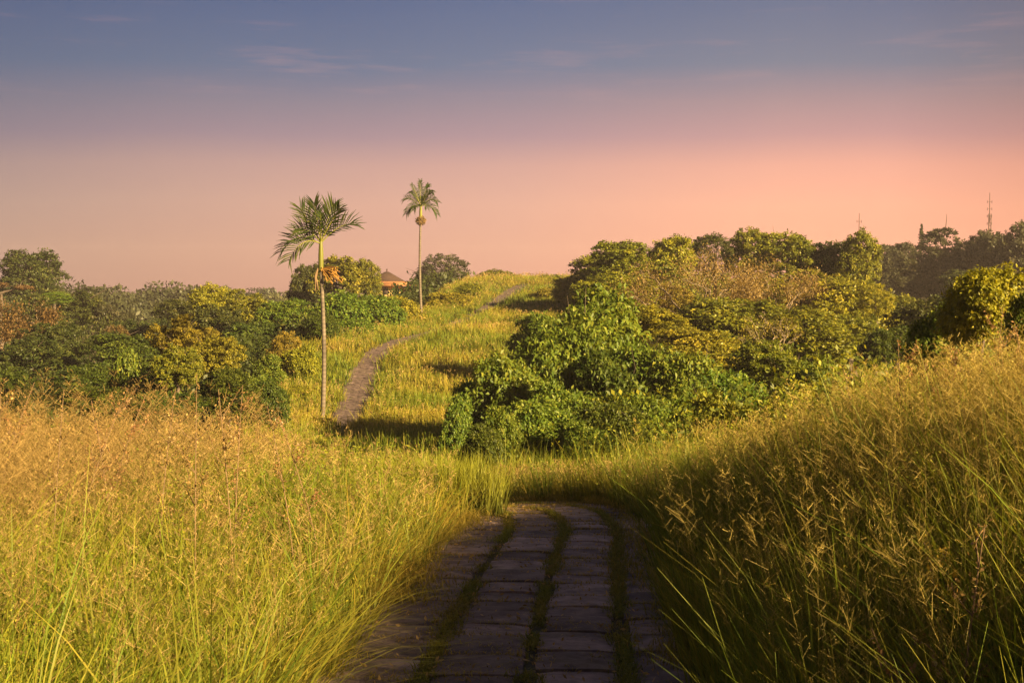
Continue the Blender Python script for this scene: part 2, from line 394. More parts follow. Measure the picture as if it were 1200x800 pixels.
# ------------------------------------------------------------------ grass
def ribbons(root, h, wid, lean, bend, side, c0, c1, S=4, prof=None):
    """blades: root (n,3), h length, lean (n,2) horizontal direction*amount, bend, side (n,2) unit width direction, colours (n,3) foot and tip"""
    n = len(root); t = np.linspace(0, 1, S + 1)[None, :]
    hz = h[:, None] * (t - 0.32 * bend[:, None] * t ** 3)
    hx = h[:, None] * (0.25 * t + bend[:, None] * t ** 2)
    C = np.empty((n, S + 1, 3))
    C[..., 0] = root[:, None, 0] + lean[:, None, 0] * hx; C[..., 1] = root[:, None, 1] + lean[:, None, 1] * hx; C[..., 2] = root[:, None, 2] + hz
    pr = (1 - t ** 1.6) * 0.92 + 0.08 if prof is None else prof(t)
    W = 0.5 * wid[:, None] * pr
    V = np.empty((n, S + 1, 2, 3))
    off = np.zeros((n, S + 1, 3)); off[..., 0] = side[:, None, 0] * W; off[..., 1] = side[:, None, 1] * W
    V[:, :, 0] = C - off; V[:, :, 1] = C + off
    base = (np.arange(n) * (S + 1) * 2)[:, None]; k = np.arange(S)[None] * 2
    Fq = np.stack([base + k, base + k + 1, base + k + 3, base + k + 2], -1).reshape(-1, 4)
    tt = t[..., None]
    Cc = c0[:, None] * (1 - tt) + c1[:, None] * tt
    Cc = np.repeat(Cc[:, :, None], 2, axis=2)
    return V.reshape(-1, 3), Fq, Cc.reshape(-1, 3), C
def confetti(P, size, c, up=0.0):
    """small kite-shaped spikelets or leaves at P"""
    n = len(P)
    a = rs.normal(size=(n, 3)); a[:, 2] = a[:, 2] * 0.8 + up; a /= np.linalg.norm(a, axis=1)[:, None]
    b = np.cross(a, rs.normal(size=(n, 3))); b /= np.linalg.norm(b, axis=1)[:, None]
    size = np.broadcast_to(size, (n,))[:, None]
    V = np.stack([P - a * size, P + b * size * 0.38, P + a * size, P - b * size * 0.38], 1)
    Fq = np.arange(n * 4).reshape(n, 4)
    return V.reshape(-1, 3), Fq, np.repeat(c, 4, axis=0)
class GB:
    def __init__(s): s.v = []; s.f = []; s.c = []; s.n = 0
    def add(s, V, Fq, C):
        s.v.append(V); s.f.append(Fq + s.n); s.c.append(C); s.n += len(V)
    def link(s, name, label):
        me = mesh_from(name, np.vstack(s.v), np.vstack(s.f), M_GRASS, col=np.vstack(s.c))
        return tag(link(name, me), label, 'grass', kind='stuff')
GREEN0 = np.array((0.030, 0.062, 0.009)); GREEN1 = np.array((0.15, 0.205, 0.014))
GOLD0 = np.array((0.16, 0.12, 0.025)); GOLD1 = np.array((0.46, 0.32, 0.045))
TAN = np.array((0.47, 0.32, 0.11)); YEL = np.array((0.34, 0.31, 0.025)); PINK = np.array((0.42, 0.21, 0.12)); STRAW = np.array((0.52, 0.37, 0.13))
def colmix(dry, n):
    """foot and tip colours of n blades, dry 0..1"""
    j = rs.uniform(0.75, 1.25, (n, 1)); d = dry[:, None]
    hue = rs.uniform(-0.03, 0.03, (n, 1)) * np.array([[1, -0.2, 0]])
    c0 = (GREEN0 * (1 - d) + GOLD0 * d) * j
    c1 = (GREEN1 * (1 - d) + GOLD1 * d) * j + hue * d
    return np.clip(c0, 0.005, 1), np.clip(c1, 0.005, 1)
def unit2(a): return np.stack([np.cos(a), np.sin(a)], -1)
def blades(gb, x, y, hgt, wid, dry, leanx=0.0, leany=0.0, bend=(0.1, 0.7), S=4, sink=0.03, tuft=0):
    n = len(x)
    a = rs.uniform(0, 2 * math.pi, n)
    if tuft:                                # gather the blades into tufts that fan outward
        m = max(n // tuft, 1); j = rs.randint(0, n, m); g = rs.randint(0, m, n)
        th = rs.rand(m) * 6.28; tl = unit2(th) * rs.uniform(0, 0.55, (m, 1)); tj = rs.uniform(0.6, 1.28, m)
        r_ = np.abs(rs.normal(size=n)) * 0.045 * (1 + y[j][g] * 0.06)
        cx_, cy_ = x[j][g], y[j][g]
        x = cx_ + np.cos(a) * r_; y = cy_ + np.sin(a) * r_; hgt = hgt[j][g] * 0.5 + hgt * 0.5; hgt = hgt * tj[g]; dry = dry[j][g] * 0.6 + dry * 0.4 + rs.normal(0, 0.12, m)[g]
    z = H(x, y) - sink
    ln = unit2(a) * rs.uniform(0.3, 1.0, (n, 1))
    if tuft: ln = ln + tl[g]; ln[:, 0] += leanx; ln[:, 1] += leany
    sd_ = unit2(a + math.pi / 2 + rs.uniform(-0.9, 0.9, n))
    bd = rs.uniform(bend[0], bend[1], n)
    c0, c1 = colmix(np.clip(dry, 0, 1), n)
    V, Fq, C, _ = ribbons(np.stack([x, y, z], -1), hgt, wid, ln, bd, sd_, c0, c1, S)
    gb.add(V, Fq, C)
def panicles(gb, x, y, hgt, K=34, tone=None, spread=0.09, sz=(0.00032, 0.00062), wid=0.0018, leanx=0.0, plume=0.34):
    """thin stems, each with an airy seed head"""
    n = len(x); z = H(x, y) - 0.02
    a = rs.uniform(0, 2 * math.pi, n); ln = unit2(a) * rs.uniform(0.1, 0.65, (n, 1)); ln[:, 0] += leanx
    bd = rs.uniform(0.05, 0.45, n)
    tone = TAN if tone is None else tone
    tn = np.broadcast_to(tone, (n, 3)) * rs.uniform(0.7, 1.3, (n, 1))
    V, Fq, C, cen = ribbons(np.stack([x, y, z], -1), hgt, np.full(n, wid), ln, bd, unit2(a + 1.57), np.broadcast_to(GREEN1 * 0.7, (n, 3)), tn * 0.7, 5, prof=lambda t: 1 - 0.7 * t)
    gb.add(V, Fq, C)
    # side twigs, swept up along the stem, each with a line of spikelets
    m = max(K // 4, 3)
    u = rs.uniform(0, 1, (n, m)); t = 1 - plume * u
    hz = hgt[:, None] * (t - 0.32 * bd[:, None] * t ** 3); hx = hgt[:, None] * (0.25 * t + bd[:, None] * t ** 2)
    A = np.stack([x[:, None] + ln[:, :1] * hx, y[:, None] + ln[:, 1:] * hx, z[:, None] + hz], -1)
    th = rs.uniform(0, 2 * math.pi, (n, m)); tl = spread * (0.35 + 0.9 * u) * rs.uniform(0.6, 1.2, (n, m)) * (hgt[:, None] / 0.9)
    D = np.stack([np.cos(th) * 0.62 + ln[:, :1] * 0.5, np.sin(th) * 0.62 + ln[:, 1:] * 0.5, np.full((n, m), 0.75)], -1) * tl[..., None]
    D[..., 2] -= rs.uniform(0, 0.5, (n, m)) * tl
    A = A.reshape(-1, 3); D = D.reshape(-1, 3); yy = np.repeat(y, m); tw = (0.00010 * yy + 0.0003)[:, None]
    sdv = np.cross(D, rs.normal(size=D.shape)); sdv /= np.linalg.norm(sdv, axis=1)[:, None] + 1e-9
    V = np.stack([A - sdv * tw, A + sdv * tw, A + D + sdv * tw * 0.7, A + D - sdv * tw * 0.7], 1).reshape(-1, 3)
    tc_ = np.repeat(tn[:, None], m, 1).reshape(-1, 3)
    gb.add(V, np.arange(len(V)).reshape(-1, 4), np.repeat(tc_ * 0.85, 4, axis=0))
    kk = 4; f = np.tile(np.linspace(0.3, 1.05, kk), len(A))[:, None]
    P = np.repeat(A, kk, 0) + np.repeat(D, kk, 0) * f + rs.normal(size=(len(A) * kk, 3)) * 0.004
    cc = np.repeat(tc_, kk, 0) * rs.uniform(0.45, 1.2, (len(P), 1))
    dn = np.repeat(D, kk, 0); dn /= np.linalg.norm(dn, axis=1)[:, None] + 1e-9; dn = dn + rs.normal(size=dn.shape) * 0.35
    b_ = np.cross(dn, rs.normal(size=dn.shape)); b_ /= np.linalg.norm(b_, axis=1)[:, None] + 1e-9
    sz_ = (np.repeat(yy, kk) * rs.uniform(sz[0], sz[1], len(P)) + 0.0008)[:, None]
    V = np.stack([P - dn * sz_, P + b_ * sz_ * 0.34, P + dn * sz_, P - b_ * sz_ * 0.34], 1).reshape(-1, 3)
    gb.add(V, np.arange(len(V)).reshape(-1, 4), np.repeat(cc, 4, axis=0))

def sample_near(n, y0, y1, side, xmax):
    """points beside the walkway, denser towards the camera; side -1 left, +1 right; returns x, y, distance from the walkway"""
    y = y0 * (y1 / y0) ** rs.rand(n)
    q = 0.98 + (np.minimum(xmax(y), 30) - 0.98) * rs.rand(n) ** 1.0
    s = np.interp(y, PATH[:, 1][:len(PATH)], PS)
    x = np.interp(y, PATH[:, 1], PATH[:, 0]) + side * q
    return x, y, q

# --- left meadow
gb = GB()
def dryness(x, y, q, sc_=0.55):
    return nz1(x, y, sc_) * 0.55 + nz2(x, y, 2.1) * 0.35
xl = lambda y: 0.46 * y + 1.2
x, y, q = sample_near(90000, 2.2, 21, -1, xl)
k = ((nz3(x, y, 0.8) + rs.rand(len(x)) * 0.6) > 0.35) & (q > 0.95 + 0.75 * nz2(x, y, 1.4) ** 1.5); x, y, q = x[k], y[k], q[k]
edge = 1 - ss(1.0, 3.4, q)
dry = 0.20 + 0.55 * (dryness(x, y, q) - 0.4) * 2 * (1 - edge) + 0.15 * ss(2, 5, q) - 0.22 * edge * (nz2(x, y, 0.7)) + rs.normal(size=len(x)) * 0.12
hg = (0.47 + 0.34 * nz2(x, y, 0.9)) * rs.uniform(0.55, 1.15, len(x)) * (0.62 + 0.38 * ss(1.0, 1.7, q))
blades(gb, x, y, hg, rs.uniform(0.004, 0.009, len(x)) * (0.7 + y * 0.05), dry, leanx=0.03, bend=(0.1, 0.9), tuft=38)
# arching edge blades that spill on to the slabs
x, y, q = sample_near(9000, 3.5, 17, -1, lambda y: np.full_like(y, 1.9))
blades(gb, x, y, rs.uniform(0.25, 0.7, len(x)), rs.uniform(0.004, 0.009, len(x)), 0.25 + 0.7 * nz1(x, y, 1.3) + rs.normal(size=len(x)) * 0.12, leanx=0.12, bend=(0.4, 1.3), tuft=30)
# small leaves and bits through the sward
n = 45000
x, y, q = sample_near(n, 2.2, 16, -1, xl)
zz = H(x, y) + (0.12 + rs.rand(n) ** 0.6 * 0.66) * (0.75 + 0.4 * nz2(x, y, 0.9)) * (0.5 + 0.5 * ss(1.0, 1.8, q))
d = np.clip(dryness(x, y, q) * 1.2 + rs.normal(size=n) * 0.2, 0, 1)[:, None]
gb.add(*confetti(np.stack([x, y, zz], -1), y * rs.uniform(0.0008, 0.0018, n), np.clip(((GREEN1 * 0.85) * (1 - d) + YEL * d * 0.8) * rs.uniform(0.6, 1.2, (n, 1)), 0, 1), up=0.3))
x, y, q = sample_near(7000, 2.6, 19, -1, xl)
blades(gb, x, y, rs.uniform(0.55, 1.0, len(x)), rs.uniform(0.008, 0.015, len(x)), 0.15 + 0.6 * nz1(x, y, 0.8) * ss(1, 5, q) + rs.normal(0, 0.15, len(x)), bend=(0.2, 1.1), S=5, tuft=9)
# seed heads: tan to the far left, golden towards the path
x, y, q = sample_near(30000, 2.6, 19, -1, xl)
keep = rs.rand(len(x)) < (0.10 + 0.90 * ss(1.8, 4.2, q + 1.6 * (nz3(x, y, 0.6) - 0.5))) * (0.10 + 0.90 * ss(3.2, 6.5, y + 2.5 * (nz1(x, y, 0.7) - 0.5))); x, y, q = x[keep], y[keep], q[keep]
tmix = np.clip(0.25 + 0.55 * ss(2.0, 5.0, q) + (nz1(x, y, 0.5) - 0.5) * 0.8, 0, 1)[:, None]
panicles(gb, x, y, rs.uniform(0.62, 0.98, len(x)), K=44, tone=(STRAW * (1 - tmix) + TAN * tmix) * 0.74)
x, y, q = sample_near(1500, 5.5, 12, -1, xl); k = q > 2.4; x, y, q = x[k], y[k], q[k]
panicles(gb, x, y, rs.uniform(0.95, 1.32, len(x)), K=60, tone=TAN * 0.5 + STRAW * 0.12, spread=0.12)
n = 5200                                                              # the tuft that hides the start of the bend
x = rs.normal(-0.75, 0.5, n).clip(-2.4, 0.1); y = rs.uniform(14.4, 16.6, n)
_, s_ = near_path(x, y); k = s_ < -0.5; x, y = x[k], y[k]
blades(gb, x, y, rs.uniform(0.4, 0.85, len(x)), rs.uniform(0.010, 0.016, len(x)), 0.15 + 0.3 * nz1(x, y, 1.5), bend=(0.0, 0.5))
gb.link('grass', 'tall green and golden seeding grass on the bank left of the path')

# --- right mound
gb = GB()
xr = lambda y: 0.46 * y + 1.4
x, y, q = sample_near(100000, 2.0, 21, 1, xr)
edge = 1 - ss(1.0, 2.6, q)
dry = 0.12 + 0.45 * dryness(x, y, q) * ss(1.6, 4, q) + rs.normal(size=len(x)) * 0.12
hg = (0.66 + 0.36 * nz2(x, y, 0.8)) * rs.uniform(0.5, 1.15, len(x)) * (0.7 + 0.3 * ss(1.0, 1.7, q))
blades(gb, x, y, hg, rs.uniform(0.004, 0.010, len(x)) * (0.7 + y * 0.05), dry, leanx=0.0, bend=(0.03, 0.5), tuft=38)
x, y, q = sample_near(9000, 3.5, 17, 1, lambda y: np.full_like(y, 1.75))
blades(gb, x, y, rs.uniform(0.22, 0.62, len(x)), rs.uniform(0.004, 0.010, len(x)), 0.15 + 0.5 * nz1(x, y, 1.3) + rs.normal(size=len(x)) * 0.1, leanx=0.0, bend=(0.1, 0.8), tuft=30)
n = 45000
x, y, q = sample_near(n, 2.2, 18, 1, xr)
zz = H(x, y) + (0.15 + rs.rand(n) ** 0.6 * 0.8) * (0.8 + 0.4 * nz2(x, y, 0.8)) * (0.6 + 0.4 * ss(1.0, 1.8, q))
d = np.clip(dryness(x, y, q) * 1.1 + rs.normal(size=n) * 0.2, 0, 1)[:, None]
gb.add(*confetti(np.stack([x, y, zz], -1), y * rs.uniform(0.0008, 0.0018, n), np.clip(((GREEN1 * 0.8) * (1 - d) + YEL * d * 0.8) * rs.uniform(0.6, 1.2, (n, 1)), 0, 1), up=0.3))
x, y, q = sample_near(9000, 2.6, 19, 1, xr); k = (q > 1.7) | (y > 9); x, y, q = x[k], y[k], q[k]
blades(gb, x, y, rs.uniform(0.6, 1.15, len(x)), rs.uniform(0.007, 0.014, len(x)), 0.05 + 0.5 * nz1(x, y, 0.8) * ss(1, 5, q) + rs.normal(0, 0.12, len(x)), bend=(0.05, 0.55), S=5, tuft=12)
x, y, q = sample_near(18000, 3.6, 16, 1, xr)
keep = rs.rand(len(x)) < 0.12 + 0.88 * ss(1.5, 3.2, q + 1.0 * (nz3(x, y, 0.6) - 0.5)) * ss(3.0, 7.0, y); x, y, q = x[keep], y[keep], q[keep]
tmix = np.clip(0.10 + (nz1(x, y, 0.5) - 0.5) * 1.2, 0, 1)[:, None]
panicles(gb, x, y, rs.uniform(0.75, 1.2, len(x)), K=44, tone=(STRAW * (0.75 - 0.6 * tmix) + TAN * tmix * 0.6 + YEL * 0.45) * 0.78, leanx=0.0)
gb.link('grass', 'tall seeding grass on the mound right of the path, golden on top and dark below')

# --- bank where the path turns away
gb = GB()
n = 60000
x = rs.uniform(-2.2, 6.5, n); y = rs.uniform(14.0, 26, n)
_, s_ = near_path(x, y); k = (s_ > 1.05); x, y, s_ = x[k], y[k], s_[k]
hg = rs.uniform(0.28, 0.62, len(x)) * (0.65 + 0.35 * ss(1.0, 2.2, s_))
dry = 0.28 + 0.5 * nz1(x, y, 0.9) + rs.normal(size=len(x)) * 0.1
blades(gb, x, y, hg, rs.uniform(0.008, 0.014, len(x)), dry, bend=(0.0, 0.5), S=3, tuft=20)
k = rs.rand(len(x)) < 0.16; panicles(gb, x[k], y[k], rs.uniform(0.42, 0.66, k.sum()), K=16, tone=STRAW * 0.8, sz=(0.0004, 0.0007), wid=0.005)
gb.link('grass', 'sunlit knee high grass behind the bend where the path turns away')

# --- the ridge beyond
gb = GB()
n = 420000
y = 22 * (185 / 22) ** rs.rand(n)
cxp = np.interp(y, PATH[:, 1], PATH[:, 0])
hw = np.interp(y, [22, 45, 80, 130, 185], [9, 11, 13, 16, 26])
x = cxp + rs.uniform(-1, 1, n) * hw
_, s_ = near_path(x, y)
k = (np.abs(s_) > np.where(y > 40, 0.78 - 0.55 * (1 - ss(54, 62, y)), 1.02)) & (s_ < np.interp(y, [20, 40, 100, 185], [8, 11, 14, 26])) & (s_ > -np.interp(y, [20, 45, 75, 110, 185], [5.5, 4.8, 6.0, 7.5, 20]))
x, y, s_ = x[k], y[k], s_[k]
lawn = np.exp(-(((x - 3.4) / 3.8) ** 2 + ((y - 121) / 14) ** 2))        # smooth bright patch right of the far path
nn = nz1(x, y, 0.22) * 0.6 + nz2(x, y, 0.7) * 0.4
dry = np.clip(0.16 + 1.9 * (nn - 0.44) + rs.normal(size=len(x)) * 0.1, 0, 1) * (1 - 0.75 * lawn)
hg = (0.35 + 0.80 * nz3(x, y, 0.3) + 0.55 * (s_ > 0.9) * (s_ < 2.8) * ss(84, 90, y) * (1 - ss(126, 134, y)) + 0.35 * ss(45, 50, y) * (1 - ss(57, 62, y))) * rs.uniform(0.6, 1.1, len(x)) * (1 - 0.45 * lawn) * (0.5 + 0.5 * ss(1.0, 1.9, np.abs(s_)))
wid = 0.010 + 0.00042 * y
blades(gb, x, y, hg, wid * rs.uniform(0.6, 1.3, len(x)), dry, bend=(0.0, 0.6), S=2, tuft=14)
k = rs.rand(len(x)) < 0.03 * (1 - lawn) * (nn > 0.45)
panicles(gb, x[k], y[k], rs.uniform(0.6, 1.15, k.sum()), K=8, tone=STRAW * 0.55 + TAN * 0.35, sz=(0.0003, 0.0006), wid=0.008, spread=0.14)
n = 60000
j = rs.randint(0, len(x), n); xx = x[j] + rs.normal(size=n) * 0.1; yy = y[j] + rs.normal(size=n) * 0.1
d = np.clip(nz1(xx, yy, 0.22) * 1.3 - 0.2, 0, 1)[:, None]
gb.add(*confetti(np.stack([xx, yy, H(xx, yy) + hg[j] * rs.uniform(0.3, 0.9, n)], -1), 0.02 + 0.0006 * yy, (GREEN1 * (1 - d) + YEL * d * 0.9) * rs.uniform(0.5, 1.1, (n, 1)), up=0.3))
gb.link('grass', 'orange gold and lime green grass covering the ridge around the far winding path')

# --- weeds in the slab joints and the three planted strips
gb = GB()
n = 34000
s = 8.3 + 13 * rs.rand(n) ** 1.2; qi = rs.randint(0, 3, n); q = np.array(STRIPS)[qi] + rs.normal(size=n) * 0.04 * (0.5 + nz2(s, qi * 3.0, 2.5))
X, Y, Z = on_path(s, q)
k = nz1(s * 1.0, qi * 7.0, 1.7) + 0.6 * nz2(s, qi * 5.0, 5.0) + rs.rand(n) * 0.3 > 0.62
X, Y, q = X[k], Y[k], q[k]
blades(gb, X, Y, rs.uniform(0.012, 0.07, len(X)), rs.uniform(0.004, 0.010, len(X)), 0.15 + 0.5 * nz1(X, Y, 1.5), bend=(0.3, 1.6), S=2, sink=-0.01)
n = 34000
s = 7 + 13 * rs.rand(n); q = rs.uniform(-1.15, 1.2, n); X, Y, Z = on_path(s, q)
k = (nz2(X, Y, 2.2) * 0.6 + nz3(X, Y, 6) * 0.4 + np.abs(q) * 0.10 + rs.rand(n) * 0.12) > 0.68
X, Y = X[k], Y[k]
blades(gb, X, Y, rs.uniform(0.012, 0.04, len(X)), rs.uniform(0.003, 0.007, len(X)), 0.7 + 0.4 * nz1(X, Y, 1.5), bend=(1.2, 2.4), S=2, sink=-0.024)
J = np.array([j for j in JOINT if 7 < j[0] < 21]); n = 16000; j = J[rs.randint(0, len(J), n)]
s = j[:, 0] + rs.normal(0, 0.018, n); q = j[:, 1] + (j[:, 2] - j[:, 1]) * rs.rand(n); X, Y, Z = on_path(s, q)
k = nz3(X, Y, 1.9) + 0.25 * rs.rand(n) > 0.52; X, Y = X[k], Y[k]
blades(gb, X, Y, rs.uniform(0.015, 0.055, len(X)), rs.uniform(0.004, 0.008, len(X)), 0.8 + 0.3 * nz1(X, Y, 1.5), bend=(0.4, 1.4), S=2, sink=-0.012)
n = 26000                                                             # short thatch creeping over the kerb lines
s = 7 + 14 * rs.rand(n); sg = np.where(rs.rand(n) < 0.5, -1, 1); q = sg * (1.16 - np.abs(rs.normal(size=n)) * 0.17 * (0.4 + 1.2 * nz2(s, sg, 0.9))); X, Y, Z = on_path(s, q)
k = nz1(X, Y, 1.2) > 0.3; X, Y = X[k], Y[k]
blades(gb, X, Y, rs.uniform(0.03, 0.14, len(X)), rs.uniform(0.004, 0.009, len(X)), 0.7 + 0.3 * nz1(X, Y, 2), bend=(0.5, 1.4), S=2, sink=-0.03)
n = 2600                                                              # fallen bits of straw and leaf
s = 7 + 15 * rs.rand(n); q = rs.uniform(-1.15, 1.0, n); X, Y, Z = on_path(s, q)
gb.add(*[a * 1 if i != 0 else a for i, a in enumerate(confetti(np.stack([X, Y, Z + 0.036], -1), rs.uniform(0.006, 0.026, n), (STRAW * 0.55 + PINK * 0.25) * rs.uniform(0.4, 1.3, (n, 1)), up=0.0))])
gb.link('grass', 'low weeds growing in the three gaps and the joints of the slabs')

# ------------------------------------------------------------------ foliage
def leaf_quads(P, nrm, size, droop, shape='kite', tint=None):
    """one leaf per point. nrm: outward directions. kite = 1 quad, leaf = 2 folded quads"""
    n = len(P)
    r = rs.normal(size=(n, 3))
    ax = r + nrm * 0.9; ax[:, 2] -= droop; ax /= np.linalg.norm(ax, axis=1)[:, None] + 1e-9
    up = nrm + rs.normal(size=(n, 3)) * 0.6; up[:, 2] += 0.7
    b = np.cross(ax, up); b /= np.linalg.norm(b, axis=1)[:, None] + 1e-9
    c = np.cross(b, ax)
    s = np.broadcast_to(size, (n,))[:, None]
    if shape == 'kite':
        V = np.stack([P - ax * s * 0.5, P + b * s * 0.28 + ax * s * 0.05, P + ax * s * 0.55, P - b * s * 0.28 + ax * s * 0.05], 1)
        F = np.arange(n * 4).reshape(n, 4); k = 4
    else:                                    # pointed leaf, folded along the midrib
        w = 0.26
        V = np.stack([P, P + ax * s * 0.45 + b * s * w + c * s * 0.10, P + ax * s * 1.0 - c * s * 0.16, P + ax * s * 0.45 - b * s * w + c * s * 0.10,
                      P + ax * s * 0.5], 1)
        base = (np.arange(n) * 5)[:, None]
        F = np.vstack([base + np.array([[0, 1, 2, 4]]), base + np.array([[0, 4, 2, 3]])]); k = 5
    t = rs.rand(n) if tint is None else tint
    return V.reshape(-1, 3), F, np.repeat(t, k)

def crown_proto(name, seed, lobes=12, clumps=240, per=45, leaf=0.06, spread=0.62, lob=(0.30, 0.48), flat=0.8, shape='kite', droop=0.3, clump_r=0.10, bottom=-0.6, inner=0.12, umbrella=False, jag=0.5):
    """a crown about one unit in radius, centred on the origin"""
    global rs
    keep = rs; rs = np.random.RandomState(seed)
    c = rs.normal(size=(lobes, 3)); c /= np.linalg.norm(c, axis=1)[:, None]
    c *= spread * rs.uniform(0.55, 1.1, (lobes, 1)); c[:, 2] = np.clip(c[:, 2], bottom, None) * flat
    if umbrella: c[:, 2] = 0.12 * rs.rand(lobes) + 0.30 - 0.35 * np.hypot(c[:, 0], c[:, 1]) ** 2
    c[0] = (0, 0, 0.15 if not umbrella else 0.25)
    lr = rs.uniform(lob[0], lob[1], lobes)
    w_ = lr ** 2 / (lr ** 2).sum()
    m = clumps * 3
    li = rs.choice(lobes, m, p=w_)
    d = rs.normal(size=(m, 3)); d[:, 2] += 0.35; d /= np.linalg.norm(d, axis=1)[:, None]
    rr = lr[li] * rs.uniform(0.82, 1.12, m) * (1 + jag * 0.4 * rs.normal(size=m).clip(-1, 1) * 0.5)
    if umbrella: d[:, 2] *= 0.35
    p = c[li] + d * rr[:, None]
    # drop clumps buried in another lobe
    dist = np.linalg.norm(p[:, None] - c[None], axis=2) / lr[None]
    dist[np.arange(m), li] = 9
    ok = dist.min(axis=1) > 0.72
    if umbrella: ok |= True
    p, d = p[ok][:clumps], d[ok][:clumps]
    K = len(p)
    cr = clump_r * rs.uniform(0.6, 1.5, K)
    q = np.repeat(np.arange(K), per)
    e = rs.normal(size=(len(q), 3)); e /= np.linalg.norm(e, axis=1)[:, None]
    e *= (rs.rand(len(q)) ** 0.5)[:, None]; e[:, 2] *= 0.7
    P = p[q] + e * cr[q][:, None]
    ctint = rs.normal(0, 0.16, K)
    tint = np.clip(0.45 + ctint[q] + rs.normal(0, 0.18, len(q)) + 0.15 * e[:, 2], 0, 1)
    nm = d[q] * 0.6 + e
    ni = int(len(P) * inner)
    li = rs.choice(lobes, ni, p=w_); g = rs.normal(size=(ni, 3)); g /= np.linalg.norm(g, axis=1)[:, None]; g *= (rs.rand(ni) ** 0.4 * lr[li] * 0.85)[:, None]
    if umbrella: g[:, 2] *= 0.2
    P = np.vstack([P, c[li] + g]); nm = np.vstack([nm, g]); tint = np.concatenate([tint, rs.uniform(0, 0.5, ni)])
    nm /= np.linalg.norm(nm, axis=1)[:, None] + 1e-9
    V, Fq, T = leaf_quads(P, nm, leaf * rs.uniform(0.6, 1.35, len(P)), droop, shape, tint)
    me = mesh_from(name, V, Fq, LM['olive'], tint=T)
    rs = keep
    return me, c, lr
PROTO = {
    'broad': [crown_proto('crown', 11 + i, lobes=14, clumps=420, per=44, leaf=0.066, clump_r=0.12) for i in range(4)],
    'billow': [crown_proto('crown', 31 + i, lobes=22, clumps=520, per=44, leaf=0.054, spread=0.74, lob=(0.20, 0.34), clump_r=0.085, flat=0.75) for i in range(3)],
    'round': [crown_proto('crown', 41 + i, lobes=8, clumps=330, per=44, leaf=0.05, spread=0.35, lob=(0.5, 0.62), clump_r=0.09, jag=0.3) for i in range(2)],
    'ragged': [crown_proto('crown', 51 + i, lobes=16, clumps=300, per=38, leaf=0.068, spread=0.80, lob=(0.16, 0.34), clump_r=0.10, jag=1.0, inner=0.1) for i in range(3)],
    'umbrella': [crown_proto('crown', 61 + i, lobes=14, clumps=220, per=40, leaf=0.07, spread=0.85, lob=(0.18, 0.3), clump_r=0.09, umbrella=True, flat=0.3) for i in range(2)],
    'leafy': [crown_proto('crown', 71 + i, lobes=13, clumps=520, per=22, leaf=0.086, shape='leaf', droop=0.9, clump_r=0.13, jag=0.6, inner=0.2) for i in range(4)],
    'big': [crown_proto('crown', 81 + i, lobes=9, clumps=240, per=14, leaf=0.15, shape='leaf', droop=0.9, clump_r=0.2, jag=0.8, inner=0.25) for i in range(2)],
    'sparse': [crown_proto('crown', 91 + i, lobes=14, clumps=150, per=16, leaf=0.035, spread=0.8, lob=(0.2, 0.4), clump_r=0.13, jag=1.0, inner=0.25) for i in range(2)],
}
pick = {}
prng = random.Random(5)

def limb(mb, a, b, r0, r1, wob=0.12, n=6, sides=6):
    a = np.array(a, float); b = np.array(b, float); L_ = np.linalg.norm(b - a)
    t = np.linspace(0, 1, n)[:, None]
    p = a + (b - a) * t + np.sin(t * math.pi) * rs.normal(size=3) * L_ * wob * 0.5
    p[1:-1] += rs.normal(size=(n - 2, 3)) * L_ * 0.02
    mb.tube(p, np.linspace(r0, r1, n), sides)
    return p

